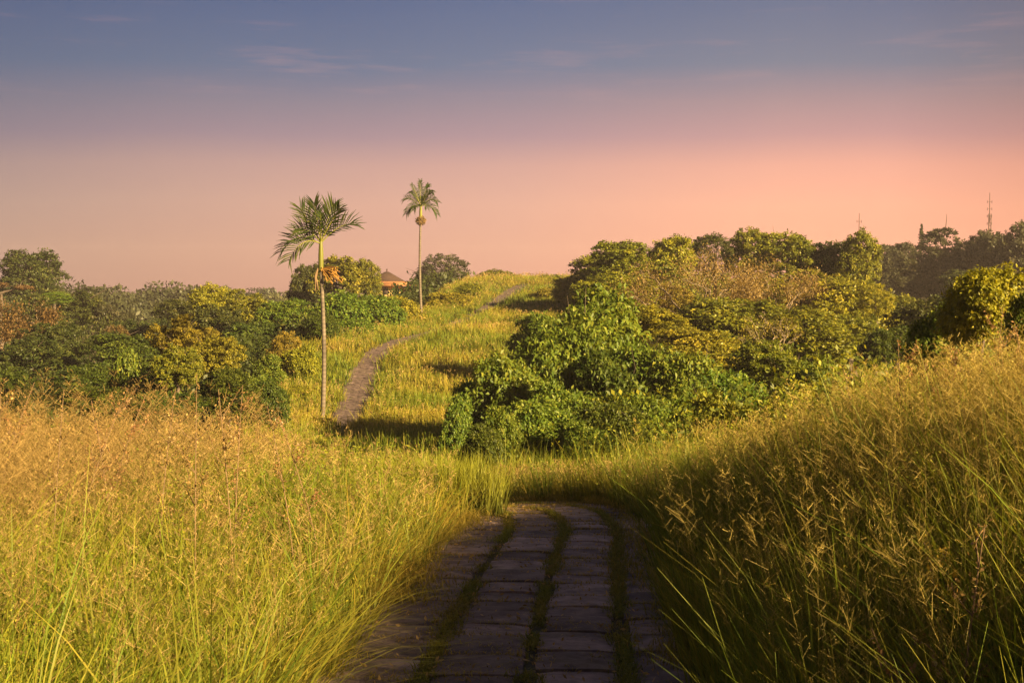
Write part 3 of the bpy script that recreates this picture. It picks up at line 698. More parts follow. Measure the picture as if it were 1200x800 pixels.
def tree(name, px, top, wpx, hpx, d, kind, leaf, label, cat='tree', group=None, bark=None, stem='trunk', depth=1.0, dens=1.0, limbs=5, sinkz=0.0):
    """a tree whose crown spans wpx by hpx photo pixels, its top at (px, top), d metres away; the trunk reaches the ground below"""
    c = at(px, top + hpx / 2, d); rx = wpx / 2 / F * d * 1.10; rz = hpx / 2 / F * d * 1.06
    if d > 60 and px > 650: rx *= 1.17
    g = h1(c.x, c.y)
    gap = c.z - rz - g
    if kind != 'big' and (cat == 'shrub' or kind == 'leafy') and 0 < gap < (6 if d > 22 else 0.9 * rz): c.z -= gap / 2; rz += gap / 2
    base = Vector((c.x, c.y, g - 0.15))
    root = empty(name, base, label, cat, group)
    i = pick.get(kind, 0); pick[kind] = i + 1
    me, cl, lr = PROTO[kind][i % len(PROTO[kind])]
    cr = link('crown' if stem == 'trunk' else 'foliage', me, root)
    cr.material_slots[0].link = 'OBJECT'; cr.material_slots[0].material = LM[leaf]
    off = c - base
    cr.location = off; cr.scale = (rx, rx * depth * prng.uniform(0.9, 1.1), rz); rot = prng.uniform(0, 6.28); cr.rotation_euler = (0, 0, 0)
    # turn the mesh about its axis without shearing its outline
    cr.rotation_euler[2] = rot if abs(rx * depth - rx) < 0.2 * rx else 0.0
    mb = MB()
    hgt = off.z - rz * 0.3
    r0 = max(0.05, 0.055 * rx + 0.012 * max(hgt, 0)) if stem == 'trunk' else 0.035 * rx + 0.02
    if hgt > 0.3:
        limb(mb, (0, 0, 0), (off.x + prng.uniform(-.1, .1) * rx, off.y, hgt), r0, r0 * 0.6, 0.04, 8, 8)
    fork = np.array((off.x, off.y, max(hgt, 0.1)))
    ca, sa = math.cos(cr.rotation_euler[2]), math.sin(cr.rotation_euler[2])
    for k in np.argsort(-lr)[:limbs]:
        v = cl[k]; tgt = np.array(((v[0] * ca - v[1] * sa) * rx + off.x, (v[0] * sa + v[1] * ca) * rx + off.y, v[2] * rz + off.z))
        p = limb(mb, fork, tgt, r0 * 0.5, r0 * 0.12, 0.2, 6, 5)
        for _ in range(3):
            q = p[rs.randint(2, 6)]; limb(mb, q, q + rs.normal(size=3) * np.array([rx, rx, rz]) * 0.28 + np.array([0, 0, rz * 0.15]), r0 * 0.16, r0 * 0.04, 0.2, 4, 4)
    link(stem, mb.mesh(stem, bark or M_BARK, True), root)
    return root
def shrub(*a, **k):
    k.setdefault('cat', 'shrub'); k.setdefault('stem', 'stem'); return tree(*a, **k)

def bare_tree(name, px, top, wpx, hpx, d, leaf, label, nleaf=2600, bark=None, lean=0.0, seed=1, group=None, ls=0.09, base_py=None, twist=1.0):
    """open tree: forking pale branches under a thin veil of small leaves"""
    global rs
    keep = rs; rs = np.random.RandomState(seed)
    c = at(px, top, d); rx = wpx / 2 / F * d; hh = hpx / F * d
    bz = c.z - hh; g = h1(c.x + lean, c.y)
    base = Vector((c.x + lean, c.y, min(g - 0.1, bz)))
    root = empty(name, base, label, 'tree', group)
    mb = MB(); tips = []
    fz = bz - base.z + hh * 0.10
    limb(mb, (0, 0, 0), (0, 0, max(fz, 0.3)), 0.030 * rx + 0.04, 0.024 * rx + 0.03, 0.05, 6, 7)
    def grow(p, dr, L_, r, lv):
        n = 5; q = p + dr * L_ + np.array([0, 0, 0.10 * L_]) + rs.normal(size=3) * L_ * 0.08
        pts = limb(mb, p, q, r, r * 0.62, 0.22, n, 6 if lv < 2 else 4)
        tips.extend(pts[2:] if lv >= 2 else [])
        if lv >= 5: tips.append(q); return
        for k in range(2 if lv else 3):
            s_ = pts[-1] if k < 2 else pts[3]
            nd = dr + rs.normal(size=3) * 0.55 * twist; nd[2] = abs(nd[2]) * 0.55 + 0.12; nd /= np.linalg.norm(nd)
            grow(s_, nd, L_ * rs.uniform(0.66, 0.85), r * 0.60, lv + 1)
    f0 = np.array((0, 0, max(fz, 0.3)))
    for k in range(5):
        a = k * 1.257 + rs.uniform(-.4, .4); v = np.array([math.cos(a), math.sin(a) * 0.8, rs.uniform(0.55, 1.1)]); v /= np.linalg.norm(v)
        grow(f0, v, 0.34 * max(rx, hh * 0.45) , 0.020 * rx + 0.022, 1)
    T = np.array(tips)
    me = mb.mesh('trunk', bark or M_PALE, True)
    # fit the branch spread to the photographed outline, as one body
    co = np.empty(len(me.vertices) * 3, np.float32); me.vertices.foreach_get('co', co); co = co.reshape(-1, 3)
    m = co[:, 2] > f0[2]
    sx = rx / max(np.percentile(np.abs(co[m, 0]), 98), 0.1); sz = (c.z - base.z - f0[2]) / max(np.percentile(co[m, 2], 99.5) - f0[2], 0.1)
    for A in (co, T):
        mm = A[:, 2] > f0[2]; A[mm, 0] *= sx; A[mm, 1] *= sx; A[mm, 2] = f0[2] + (A[mm, 2] - f0[2]) * sz
    me.vertices.foreach_set('co', co.ravel()); me.update()
    link('trunk', me, root)
    j = rs.randint(0, len(T), nleaf); P = T[j] + rs.normal(size=(nleaf, 3)) * 0.10 * rx
    V, Fq, Tt = leaf_quads(P, np.tile([[0, 0, 1.0]], (nleaf, 1)), ls * rs.uniform(0.6, 1.3, nleaf), 0.3)
    link('crown', mesh_from('crown', V, Fq, LM[leaf], tint=Tt), root)
    rs = keep
    return root

# ------------------------------------------------------------------ areca palms
def palm_mats():
    m, N, L, o = new_mat('ringed_palm_trunk')
    tc = N.new('ShaderNodeTexCoord'); sp = N.new('ShaderNodeSeparateXYZ'); L.new(tc.outputs['Object'], sp.inputs[0])
    wv = N.new('ShaderNodeTexWave'); wv.bands_direction = 'Z'; wv.inputs['Scale'].default_value = 1.6; wv.inputs['Distortion'].default_value = 1.0; wv.inputs['Detail'].default_value = 3
    L.new(tc.outputs['Object'], wv.inputs[0])
    n = N.new('ShaderNodeTexNoise'); n.inputs['Scale'].default_value = 2.0; n.inputs['Detail'].default_value = 6; L.new(tc.outputs['Object'], n.inputs[0])
    r = N.new('ShaderNodeValToRGB'); r.color_ramp.elements[0].color = (0.055, 0.043, 0.031, 1); r.color_ramp.elements[1].color = (0.15, 0.118, 0.082, 1)
    r.color_ramp.elements[0].position = 0.25; r.color_ramp.elements[1].position = 0.65
    L.new(n.outputs['Fac'], r.inputs[0])
    mx = N.new('ShaderNodeMixRGB'); mx.blend_type = 'MULTIPLY'; mx.inputs[0].default_value = 0.35
    L.new(r.outputs[0], mx.inputs[1]); L.new(wv.outputs['Color'], mx.inputs[2])
    p = N.new('ShaderNodeBsdfPrincipled'); p.inputs['Roughness'].default_value = 0.8; L.new(mx.outputs[0], p.inputs['Base Color'])
    L.new(p.outputs[0], o.inputs[0])
    return m
M_PTRUNK = palm_mats()
M_FROND = leafy('palm_frond', (0.014, 0.028, 0.006), (0.032, 0.050, 0.008), (0.085, 0.098, 0.014), rough=0.6, spec=0.12)
M_SHAFT = leafy('crownshaft_green', (0.07, 0.085, 0.012), (0.13, 0.135, 0.018), (0.18, 0.17, 0.025), trans=0.05)
M_FRUIT = leafy('fruit_stalk', (0.14, 0.07, 0.015), (0.24, 0.12, 0.022), (0.36, 0.20, 0.04), trans=0.1)
M_BUNCH = leafy('dried_fruit', (0.06, 0.035, 0.012), (0.13, 0.08, 0.025), (0.22, 0.14, 0.04), trans=0.05)

def frond(a, b, lift, nlf, ll, plane, stiff=0.75, fold=0.5, wid=0.055):
    """rachis from a to b sagging by -lift, leaflets both sides; returns (leaf mesh builder, rachis builder)"""
    a, b = np.array(a, float), np.array(b, float)
    mid = (a + b) / 2 + np.array([0, 0, lift]) + (b - a) * 0.12
    t = np.linspace(0, 1, 16)[:, None]
    P = a * (1 - t) ** 2 + 2 * mid * t * (1 - t) + b * t * t
    fr = MB(); fr.tube(P, np.linspace(0.035, 0.008, 16), 5, 0.8)
    lf = MB(); tg = np.gradient(P, axis=0); tg /= np.linalg.norm(tg, axis=1)[:, None]
    pl = np.array(plane, float); pl /= np.linalg.norm(pl)
    for k in range(nlf):
        u = 0.14 + 0.86 * (k + 0.5) / nlf; i = u * 15; i0 = int(i); f = i - i0; i1 = min(i0 + 1, 15)
        p = P[i0] * (1 - f) + P[i1] * f; T = tg[i0]
        b_ = np.cross(T, pl); b_ /= np.linalg.norm(b_) + 1e-9; up = np.cross(b_, T)
        L0 = ll * (0.45 + 0.9 * math.sin(min(u * 1.15, 1.0) * math.pi * 0.80)) * rs.uniform(0.85, 1.1)
        for sgn in (-1, 1):
            dr = b_ * sgn * (1.0 - 0.35 * u) + T * (0.55 + 0.7 * u) + up * fold * rs.uniform(0.5, 1.2); dr /= np.linalg.norm(dr)
            dr += rs.normal(size=3) * 0.06
            q1 = p + dr * L0 * 0.5; q2 = p + dr * L0 + np.array([0, 0, -(1 - stiff) * L0 * rs.uniform(0.5, 1.3)])
            wv = np.cross(dr, up); wv /= np.linalg.norm(wv) + 1e-9; wv = wv * wid * rs.uniform(0.8, 1.2)
            wz = up * wid * 0.5
            tt = rs.uniform(0.15, 0.85)
            lf.add([p - wv * 0.3, p + wv * 0.3, q1 + wv * 0.55 + wz, q1 - wv * 0.55 + wz], [(0, 1, 2, 3)], tt)
            lf.add([q1 - wv * 0.55 + wz, q1 + wv * 0.55 + wz, q2 + wv * 0.08, q2 - wv * 0.08], [(0, 1, 2, 3)], tt)
    return lf, fr
def palm(px, base_py, top_py, d, fronds, label, r, crown_drop=0.55, shaft=1.3, nlf=22, ll=0.75, bent=0.0, droopy=0.75):
    b = at(px[0], base_py, d); t = at(px[1], top_py, d)
    g = h1(b.x, b.y); b.z = min(b.z, g) - 0.1
    root = empty('palm_tree', b, label, 'palm tree', 'slender areca palms on the grassy ridge')
    tp = t - b
    Hh = tp.z - shaft
    n = 40; u = np.linspace(0, 1, n); z = u * Hh
    X = tp.x * u + bent * np.sin(u * math.pi); mb = MB()
    rad = r * (1.25 - 0.35 * u) + 0.012 * np.sin(u * n * 6.28 / 2.0) * 0 ; rad[0] *= 1.5; rad[1] *= 1.2
    mb.tube(np.stack([X, 0 * u, z], -1), rad * (1 + 0.03 * (np.arange(n) % 2)), 12)
    link('trunk', mb.mesh('trunk', M_PTRUNK, True), root)
    mb = MB(); u = np.linspace(0, 1, 12)
    mb.tube(np.stack([np.full(12, tp.x), 0 * u, Hh - 0.05 + u * (shaft + 0.1)], -1), r * (1.2 + 0.5 * np.sin(u * 2.6) - 0.7 * u), 12, rs.uniform(0.3, 0.8))
    link('crownshaft', mb.mesh('crownshaft', M_SHAFT, True), root)
    org = np.array((tp.x, 0, Hh + shaft))
    for (dx, dy, dz, lift) in fronds:
        a = org + np.array((0, 0, rs.uniform(-0.12, 0.02)))
        e = org + np.array((dx, dy, dz)); 
        pl = (rs.uniform(-.3, .3), -0.75 + rs.uniform(-.4, .4), 0.55)
        lf, fr = frond(a, e, lift, nlf, ll, pl, stiff=droopy)
        fo = link('frond', lf.mesh('frond', M_FROND), root); link('rachis', fr.mesh('rachis', M_SHAFT, True), fo)
    return root, tp, Hh

# near palm: one photo pixel is 0.04 m there
m1 = 60 / F
fr1 = [(x * m1, yy, z * m1, l) for x, yy, z, l in [
    (-25, 0.3, 40, 0.12), (-6, -0.4, 45, 0.05), (12, 0.5, 44, 0.1), (24, -0.4, 38, 0.2), (38, 0.2, 20, 0.55),
    (-24, -0.5, 14, 0.4), (-45, 0.1, -10, 0.95), (-34, -0.8, -22, 0.95), (4, -1.1, 32, 0.25)]]
root, tp, Hh = palm((378, 376), 487, 284, 60, fr1, 'near slender palm with upright ragged fronds and an orange fruit cluster', 0.090, shaft=1.3, nlf=16, ll=0.74, bent=0.10, droopy=0.9)
mb = MB()
for k in range(34):
    a = rs.uniform(-1.9, 1.6); ln = rs.uniform(0.35, 0.95)
    p0 = np.array((tp.x, 0, Hh + 0.05)); dd = np.array((math.cos(a) * 0.9 + 0.25, rs.uniform(-.6, .6), rs.uniform(-0.5, 0.45)))
    t = np.linspace(0, 1, 5)[:, None]
    mb.tube(p0 + dd * ln * t + np.array([0, 0, -0.4 * ln]) * t * t, np.linspace(0.03, 0.022, 5), 4, rs.rand())
    for j in range(5):
        q = p0 + dd * ln * rs.uniform(0.5, 1.0) + np.array([0, 0, -0.3 * ln]) + rs.normal(size=3) * 0.04
        mb.tube(np.array([q - (0, 0, .04), q, q + (0, 0, .04)]), [0.012, 0.035, 0.012], 5, rs.rand())
link('fruit_cluster', mb.mesh('fruit_cluster', M_FRUIT), root)
mb = MB()
for k in range(5):                                  # dead sheath hanging by the trunk
    p0 = np.array((tp.x - 0.14, rs.uniform(-.1, .1), Hh + rs.uniform(0, .1)))
    mb.tube(np.array([p0, p0 + (-0.12, 0, -0.35), p0 + (rs.uniform(-.15, .1), 0, -1.0)]), [0.03, 0.06, 0.01], 5, 0.2)
link('dead_sheath', mb.mesh('dead_sheath', M_TWIG), root)
# far palm
m2 = 105 / F
fr2 = [(x * m2 * 0.86, yy * 0.86, z * m2 * 0.9, l * 0.86) for x, yy, z, l in [
    (-1, 0.2, 33, 0.1), (-12, -0.6, 27, 0.4), (10, 0.7, 28, 0.4), (-22, 0.2, 8, 0.9), (22, -0.1, 6, 0.9), (-19, -0.5, -10, 0.9), (21, 0.6, -9, 0.9),
    (-8, -1.2, -6, 0.8), (9, -1.3, -4, 0.8), (14, 0.9, 20, 0.7), (-15, 0.9, 18, 0.7), (3, 1.4, 12, 0.7), (17, -0.7, 17, 0.7)]]
root, tp, Hh = palm((494.5, 493), 380, 242, 105, fr2, 'tall thin palm standing farther up the ridge with a round brown fruit bunch', 0.092, shaft=0.9, nlf=17, ll=0.46, bent=-0.12, droopy=0.6)
mb = MB()
for k in range(420):
    v = rs.normal(size=3); v /= np.linalg.norm(v); q = np.array((tp.x, 0, Hh - 0.15)) + v * np.array([0.46, 0.46, 0.42]) * rs.uniform(0.5, 1.0) - np.array([0, 0, 0.1])
    mb.tube(np.array([q - (0, 0, .045), q, q + (0, 0, .045)]), [0.012, 0.042, 0.012], 5, rs.rand())
link('fruit_bunch', mb.mesh('fruit_bunch', M_BUNCH), root)

# ------------------------------------------------------------------ trees and shrubs, listed where they stand
T = tree; S = shrub
# --- left side, valley and beyond
T('broadleaf_tree', 34, 290, 92, 74, 185, 'broad', 'dark', 'big dark round tree rising above the skyline at the far left', limbs=9, bark=M_PALE, depth=0.9)
T('umbrella_tree', -2, 322, 60, 34, 165, 'umbrella', 'rust', 'flat brownish tree at the left edge under the big dark tree')
T('forest_tree', 66, 332, 92, 60, 150, 'broad', 'dark', 'dull green tree just below the big dark tree at the far left')
T('lime_tree', 66, 340, 44, 18, 142, 'round', 'lime', 'small lime green treetop below the big dark skyline tree')
bare_tree('open_tree', 58, 352, 130, 82, 118, 'dark', 'open olive tree with pale forking branches at the left edge', nleaf=9000, seed=3, ls=0.22)
bare_tree('open_tree', 14, 356, 90, 70, 112, 'rust', 'thin brownish tree with fine twigs cut by the left edge', nleaf=7000, seed=4, ls=0.24, bark=M_TWIG)
T('broadleaf_tree', 40, 398, 120, 70, 95, 'broad', 'dark', 'dark spreading tree low in the valley at the left edge')
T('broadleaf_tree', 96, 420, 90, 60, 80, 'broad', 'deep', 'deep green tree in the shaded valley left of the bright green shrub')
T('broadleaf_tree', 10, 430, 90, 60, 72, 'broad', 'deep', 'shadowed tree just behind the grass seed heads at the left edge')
T('forest_tree', 108, 333, 42, 70, 160, 'ragged', 'dark', 'tall dark tree with a narrow top left of the hazy wood')
T('forest_tree', 134, 352, 60, 60, 150, 'ragged', 'far', 'dull olive tree behind the rusty crowned tree')
T('rusty_tree', 135, 376, 34, 38, 115, 'ragged', 'rust', 'small tree with a rust red crown over pale upright stems', bark=M_PALE, limbs=8)
T('broadleaf_tree', 168, 366, 80, 60, 128, 'broad', 'dark', 'dark rounded tree right of the rust red crown')
T('broadleaf_tree', 112, 392, 70, 50, 100, 'round', 'dark', 'dull green round tree under the rust red crown')
S('leafy_shrub', 150, 410, 60, 60, 62, 'leafy', 'bright', 'bright green leafy shrub standing left of the golden tree')
S('leafy_shrub', 186, 420, 62, 56, 60, 'leafy', 'bright', 'bright green shrub with large leaves touching the golden tree')
T('golden_tree', 214, 362, 74, 70, 66, 'billow', 'gold', 'upper left mound of the golden orange foliage, the tallest of them', limbs=7)
T('golden_tree', 258, 386, 78, 74, 62, 'billow', 'gold', 'golden orange tree with billowing crown, right of the tallest golden mound', limbs=7)
T('golden_tree', 208, 402, 66, 62, 58, 'billow', 'olive', 'low golden olive tree at the foot of the golden mounds')
S('leafy_shrub', 298, 428, 46, 44, 56, 'leafy', 'bright', 'small bright shrub at the right foot of the golden trees')
T('broadleaf_tree', 252, 333, 62, 50, 118, 'broad', 'yellow', 'sunlit yellow green tree at the left end of the hedge like belt')
T('broadleaf_tree', 290, 334, 62, 52, 112, 'billow', 'olive', 'sunlit rounded tree second in the hedge like belt')
T('broadleaf_tree', 330, 345, 64, 54, 105, 'broad', 'bright', 'green tree in the hedge like belt just left of the near palm trunk')
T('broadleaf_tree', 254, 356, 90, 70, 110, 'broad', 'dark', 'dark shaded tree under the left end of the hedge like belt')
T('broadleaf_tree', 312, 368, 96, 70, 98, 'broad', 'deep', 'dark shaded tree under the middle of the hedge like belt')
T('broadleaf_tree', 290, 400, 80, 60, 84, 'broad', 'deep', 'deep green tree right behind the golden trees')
S('orange_shrub', 335, 382, 46, 38, 74, 'round', 'gold', 'small dome shaped orange brown shrub left of the near palm trunk')
S('leafy_shrub', 318, 412, 44, 34, 70, 'leafy', 'bright', 'low green shrub below the small orange dome')
S('leafy_shrub', 352, 404, 40, 30, 72, 'leafy', 'yellow', 'low yellow green shrub right of the small orange dome')
T('broadleaf_tree', 364, 300, 52, 76, 150, 'broad', 'dark', 'dark tree directly behind the near palm crown')
T('broadleaf_tree', 403, 288, 66, 72, 140, 'ragged', 'olive', 'olive tree right of the near palm, the taller of the pair')
T('broadleaf_tree', 428, 302, 44, 52, 150, 'broad', 'olive', 'rounded olive tree beside the villa roof')
T('leafy_tree', 392, 336, 76, 62, 96, 'leafy', 'bright', 'green leafy tree low behind the near palm trunk')
T('leafy_tree', 434, 338, 86, 60, 100, 'leafy', 'bright', 'green leafy tree in front of the villa')
T('broadleaf_tree', 438, 322, 22, 30, 170, 'round', 'olive', 'small olive tree hiding the left corner of the villa')
T('leafy_tree', 470, 345, 56, 48, 104, 'leafy', 'yellow', 'yellow green leafy tree just left of the tall thin palm trunk')
S('leafy_shrub', 374, 366, 54, 40, 84, 'leafy', 'deep', 'dark shrub to the right of the near palm trunk above the grass slope')
S('leafy_shrub', 416, 372, 66, 34, 92, 'leafy', 'bright', 'low leafy shrub at the top of the grass slope right of the near palm')
T('round_tree', 520, 292, 76, 58, 225, 'round', 'far', 'large dark domed tree on the skyline right of the tall thin palm', limbs=7)
T('broadleaf_tree', 505, 316, 56, 36, 190, 'broad', 'dark', 'dark tree at the foot of the domed skyline tree')
T('leafy_tree', 522, 338, 60, 34, 122, 'leafy', 'yellow', 'low sunlit tree right of the tall thin palm trunk')
T('leafy_tree', 548, 330, 50, 30, 130, 'leafy', 'olive', 'small olive tree above the orange grass of the far slope')
T('forest_tree', 577, 316, 44, 26, 175, 'broad', 'olive', 'first small round tree behind the crest of the ridge')
T('forest_tree', 602, 316, 34, 26, 182, 'ragged', 'olive', 'spreading low tree behind the crest of the ridge')
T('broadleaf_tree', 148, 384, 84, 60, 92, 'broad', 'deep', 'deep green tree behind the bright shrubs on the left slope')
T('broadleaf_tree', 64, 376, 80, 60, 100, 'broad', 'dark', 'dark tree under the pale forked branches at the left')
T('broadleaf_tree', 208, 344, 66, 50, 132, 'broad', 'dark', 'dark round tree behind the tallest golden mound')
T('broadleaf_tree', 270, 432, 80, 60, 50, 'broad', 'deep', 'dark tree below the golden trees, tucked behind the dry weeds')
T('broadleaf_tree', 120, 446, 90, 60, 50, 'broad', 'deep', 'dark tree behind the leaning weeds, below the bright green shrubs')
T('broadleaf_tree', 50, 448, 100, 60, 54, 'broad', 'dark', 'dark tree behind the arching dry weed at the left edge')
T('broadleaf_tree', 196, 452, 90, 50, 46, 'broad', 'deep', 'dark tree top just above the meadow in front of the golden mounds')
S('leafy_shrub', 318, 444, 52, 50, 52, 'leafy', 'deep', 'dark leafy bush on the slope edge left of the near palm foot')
# --- crest
S('crest_shrub', 592, 336, 18, 14, 146, 'leafy', 'deep', 'small dark shrub where the far path goes over the crest', limbs=2)
S('crest_shrub', 618, 326, 34, 20, 150, 'leafy', 'yellow', 'yellowish shrub on the crest right of the far path')
S('crest_shrub', 646, 318, 36, 26, 152, 'ragged', 'olive', 'scrubby bush on the crest left of the big sunlit trees')
S('crest_shrub', 640, 336, 52, 34, 128, 'leafy', 'gold', 'golden scrub at the upper edge of the bright grass patch')
S('crest_shrub', 672, 326, 50, 36, 120, 'leafy', 'yellow', 'yellow green scrub under the big sunlit trees')
# --- right side
T('sunlit_tree', 700, 296, 74, 56, 116, 'broad', 'olive', 'lower left shoulder of the big sunlit trees on the skyline')
T('sunlit_tree', 742, 275, 100, 76, 108, 'billow', 'olive', 'big domed sunlit tree on the skyline right of the crest', limbs=7)
T('sunlit_tree', 786, 270, 62, 72, 112, 'broad', 'yellow', 'tallest sunlit tree beside the big dome on the skyline')
T('sunlit_tree', 722, 316, 92, 56, 96, 'billow', 'yellow', 'sunlit rounded tree below the big dome')
T('broadleaf_tree', 836, 268, 62, 60, 118, 'round', 'dark', 'dark rounded tree on the skyline right of the sunlit dome')
T('broadleaf_tree', 878, 266, 56, 62, 122, 'broad', 'olive', 'olive tree on the skyline between the dark rounded tree and the jagged top')
T('broadleaf_tree', 918, 259, 66, 76, 112, 'ragged', 'olive', 'olive tree with a jagged leaning top on the skyline')
T('broadleaf_tree', 962, 274, 64, 74, 112, 'broad', 'dark', 'dark green tree on the skyline right of the jagged olive tree')
T('broadleaf_tree', 1004, 271, 50, 76, 108, 'broad', 'olive', 'olive tree directly under the shorter mast')
T('broadleaf_tree', 934, 300, 110, 84, 96, 'billow', 'olive', 'broad sunlit tree filling the slope under the jagged skyline tree')
T('broadleaf_tree', 996, 318, 90, 90, 88, 'broad', 'yellow', 'yellow green tree on the slope below the shorter mast')
T('round_tree', 1026, 328, 46, 50, 82, 'round', 'yellow', 'small ball shaped tree on the right slope', limbs=3)
T('broadleaf_tree', 1002, 366, 76, 66, 78, 'broad', 'olive', 'olive tree at the foot of the small ball shaped tree')
bare_tree('dry_tree', 822, 302, 170, 108, 84, 'tan', 'pale bare branched tree with a reddish haze of twigs, left of the dry pair', nleaf=12000, seed=21, ls=0.13)
bare_tree('dry_tree', 912, 308, 120, 100, 88, 'tan', 'pale bare branched tree with reddish twigs, right of the dry pair', nleaf=9000, seed=22, ls=0.13)
bare_tree('dry_tree', 905, 372, 76, 60, 56, 'gold', 'small bare tree with one pale crooked limb below the dry pair', nleaf=1500, seed=25, ls=0.08)
T('broadleaf_tree', 862, 338, 110, 80, 76, 'broad', 'olive', 'olive tree behind the pale bare branches')
T('broadleaf_tree', 772, 326, 80, 60, 98, 'billow', 'gold', 'golden olive tree left of the pale bare branches')
T('broadleaf_tree', 944, 362, 110, 76, 68, 'broad', 'olive', 'wide olive tree on the slope below the dry pair')
T('broadleaf_tree', 820, 378, 90, 66, 62, 'broad', 'yellow', 'yellowish green tree below the left dry tree')
T('broadleaf_tree', 894, 396, 110, 74, 50, 'broad', 'olive', 'dense green tree behind the golden mound top')
T('broadleaf_tree', 966, 406, 90, 60, 44, 'leafy', 'bright', 'bright leafy tree just over the top of the golden mound')
T('hazy_tree', 1050, 277, 46, 56, 215, 'broad', 'far', 'small hazy tree between the shorter mast and the dark conifer')
T('hazy_tree', 1046, 302, 84, 60, 190, 'broad', 'far', 'hazy brown green tree left under the dark conifer')
T('hazy_tree', 1090, 292, 90, 70, 195, 'billow', 'far', 'hazy rounded tree under the dark conifer')
T('broadleaf_tree', 1128, 259, 94, 96, 190, 'billow', 'far', 'big skyline tree right of the conifer, left of the taller mast', limbs=9)
T('broadleaf_tree', 1180, 254, 66, 96, 180, 'ragged', 'far', 'tall ragged tree right of the taller mast at the right edge')
T('broadleaf_tree', 1216, 270, 60, 100, 175, 'broad', 'far', 'dark tree cut by the right edge on the skyline')
T('broadleaf_tree', 1158, 268, 56, 84, 186, 'broad', 'far', 'hazy tree standing right at the foot of the taller mast')
T('broadleaf_tree', 1140, 306, 70, 60, 150, 'broad', 'dark', 'dull green tree below the big skyline tree at the right')
T('broadleaf_tree', 1056, 336, 70, 70, 96, 'ragged', 'olive', 'thin olive tree in the dark gap right of the ball shaped tree')
T('broadleaf_tree', 1084, 350, 90, 80, 70, 'broad', 'dark', 'dark tree in the gap behind the broad leaved shrub')
T('broadleaf_tree', 1040, 376, 70, 66, 60, 'broad', 'deep', 'deep green tree in the shaded gap above the mound')
# conifer
c = at(1080, 262, 220); g = h1(c.x, c.y)
root = empty('conifer', (c.x, c.y, g - 0.2), 'narrow dark conifer standing up on the hazy skyline', 'conifer')
Ht = c.z - g + 0.2; mb = MB(); mb.tube([(0, 0, 0), (0, 0, Ht * 0.5), (0, 0, Ht)], [0.3, 0.2, 0.03], 7); link('trunk', mb.mesh('trunk', M_BARK, True), root)
P = []; NM = []
for k in range(26):
    f = k / 25; z = Ht - 0.2 - f * 6.2; rr = 0.10 + 0.95 * f ** 0.8 * (1.0 if k % 2 else 0.72)
    for j in range(9):
        a = rs.uniform(0, 6.28)
        for m in range(10): u = (m + 1) / 10; P.append((math.cos(a) * rr * u, math.sin(a) * rr * u, z + 0.12 * u * rr + rs.normal() * 0.04)); NM.append((math.cos(a), math.sin(a), 0.2))
V, Fq, Tt = leaf_quads(np.array(P), np.array(NM), 0.28, -0.1)
link('crown', mesh_from('crown', V, Fq, LM['dark'], tint=Tt * 0.5), root)

# --- central thicket
S('leafy_shrub', 560, 428, 66, 42, 42, 'leafy', 'bright', 'bush at the upper left end of the thicket, half in shade', limbs=3)
S('leafy_shrub', 536, 456, 52, 34, 38, 'leafy', 'bright', 'outermost small bush at the left end of the thicket', limbs=3)
S('leafy_shrub', 566, 498, 62, 44, 25, 'leafy', 'deep', 'low dark glossy bush at the lower left corner of the thicket', limbs=3)
S('leafy_shrub', 600, 402, 108, 92, 40, 'leafy', 'bright', 'pale green vine hung bush at the left of the thicket')
S('leafy_shrub', 612, 452, 104, 92, 31, 'leafy', 'bright', 'yellow green bush in front of the vine hung bush')
S('leafy_shrub', 586, 470, 60, 60, 28, 'leafy', 'bright', 'thin green bush above the low dark glossy bush')
T('leafy_tree', 694, 338, 150, 110, 46, 'leafy', 'bright', 'tallest tree in the middle of the thicket with drooping leaves', limbs=8)
T('leafy_tree', 650, 366, 110, 90, 44, 'leafy', 'bright', 'rounded green tree left of the tallest thicket tree')
T('leafy_tree', 744, 380, 120, 100, 42, 'leafy', 'bright', 'green tree right of the tallest thicket tree')
T('leafy_tree', 700, 400, 110, 100, 37, 'leafy', 'deep', 'dark hearted tree under the tallest thicket tree with bare stems showing')
S('leafy_shrub', 660, 448, 90, 90, 32, 'leafy', 'bright', 'bush with lime leaves low in the middle of the thicket')
S('leafy_shrub', 722, 462, 84, 76, 28, 'leafy', 'deep', 'dark bush at the grass line in the middle of the thicket')
S('leafy_shrub', 752, 448, 84, 92, 29, 'leafy', 'bright', 'pale leafed bush at the grass line right of the middle')
S('leafy_shrub', 800, 444, 96, 90, 31, 'leafy', 'bright', 'rounded leafy bush at the right end of the grass line')
S('leafy_shrub', 690, 494, 60, 46, 27, 'leafy', 'bright', 'small bush between the lime leaved bush and the dark one', limbs=3)
T('leafy_tree', 806, 396, 110, 80, 40, 'leafy', 'bright', 'broad tree at the right of the thicket behind the rounded bush')
T('leafy_tree', 862, 416, 100, 90, 34, 'leafy', 'bright', 'tree at the right end of the thicket above the golden mound')
S('yellow_shrub', 818, 440, 26, 34, 36, 'leafy', 'gold', 'small bush with bright yellow leaves in the right of the thicket', limbs=2)
S('leafy_shrub', 850, 460, 80, 90, 24, 'leafy', 'olive', 'olive bush behind the left end of the golden mound')
S('leafy_shrub', 920, 440, 90, 60, 30, 'leafy', 'yellow', 'yellow green bush just showing over the golden mound')
T('leafy_tree', 640, 352, 80, 44, 70, 'leafy', 'bright', 'green tree at the top left of the thicket beside the bright grass')
T('leafy_tree', 756, 356, 80, 50, 66, 'broad', 'yellow', 'yellowish tree at the top of the thicket below the sunlit dome')
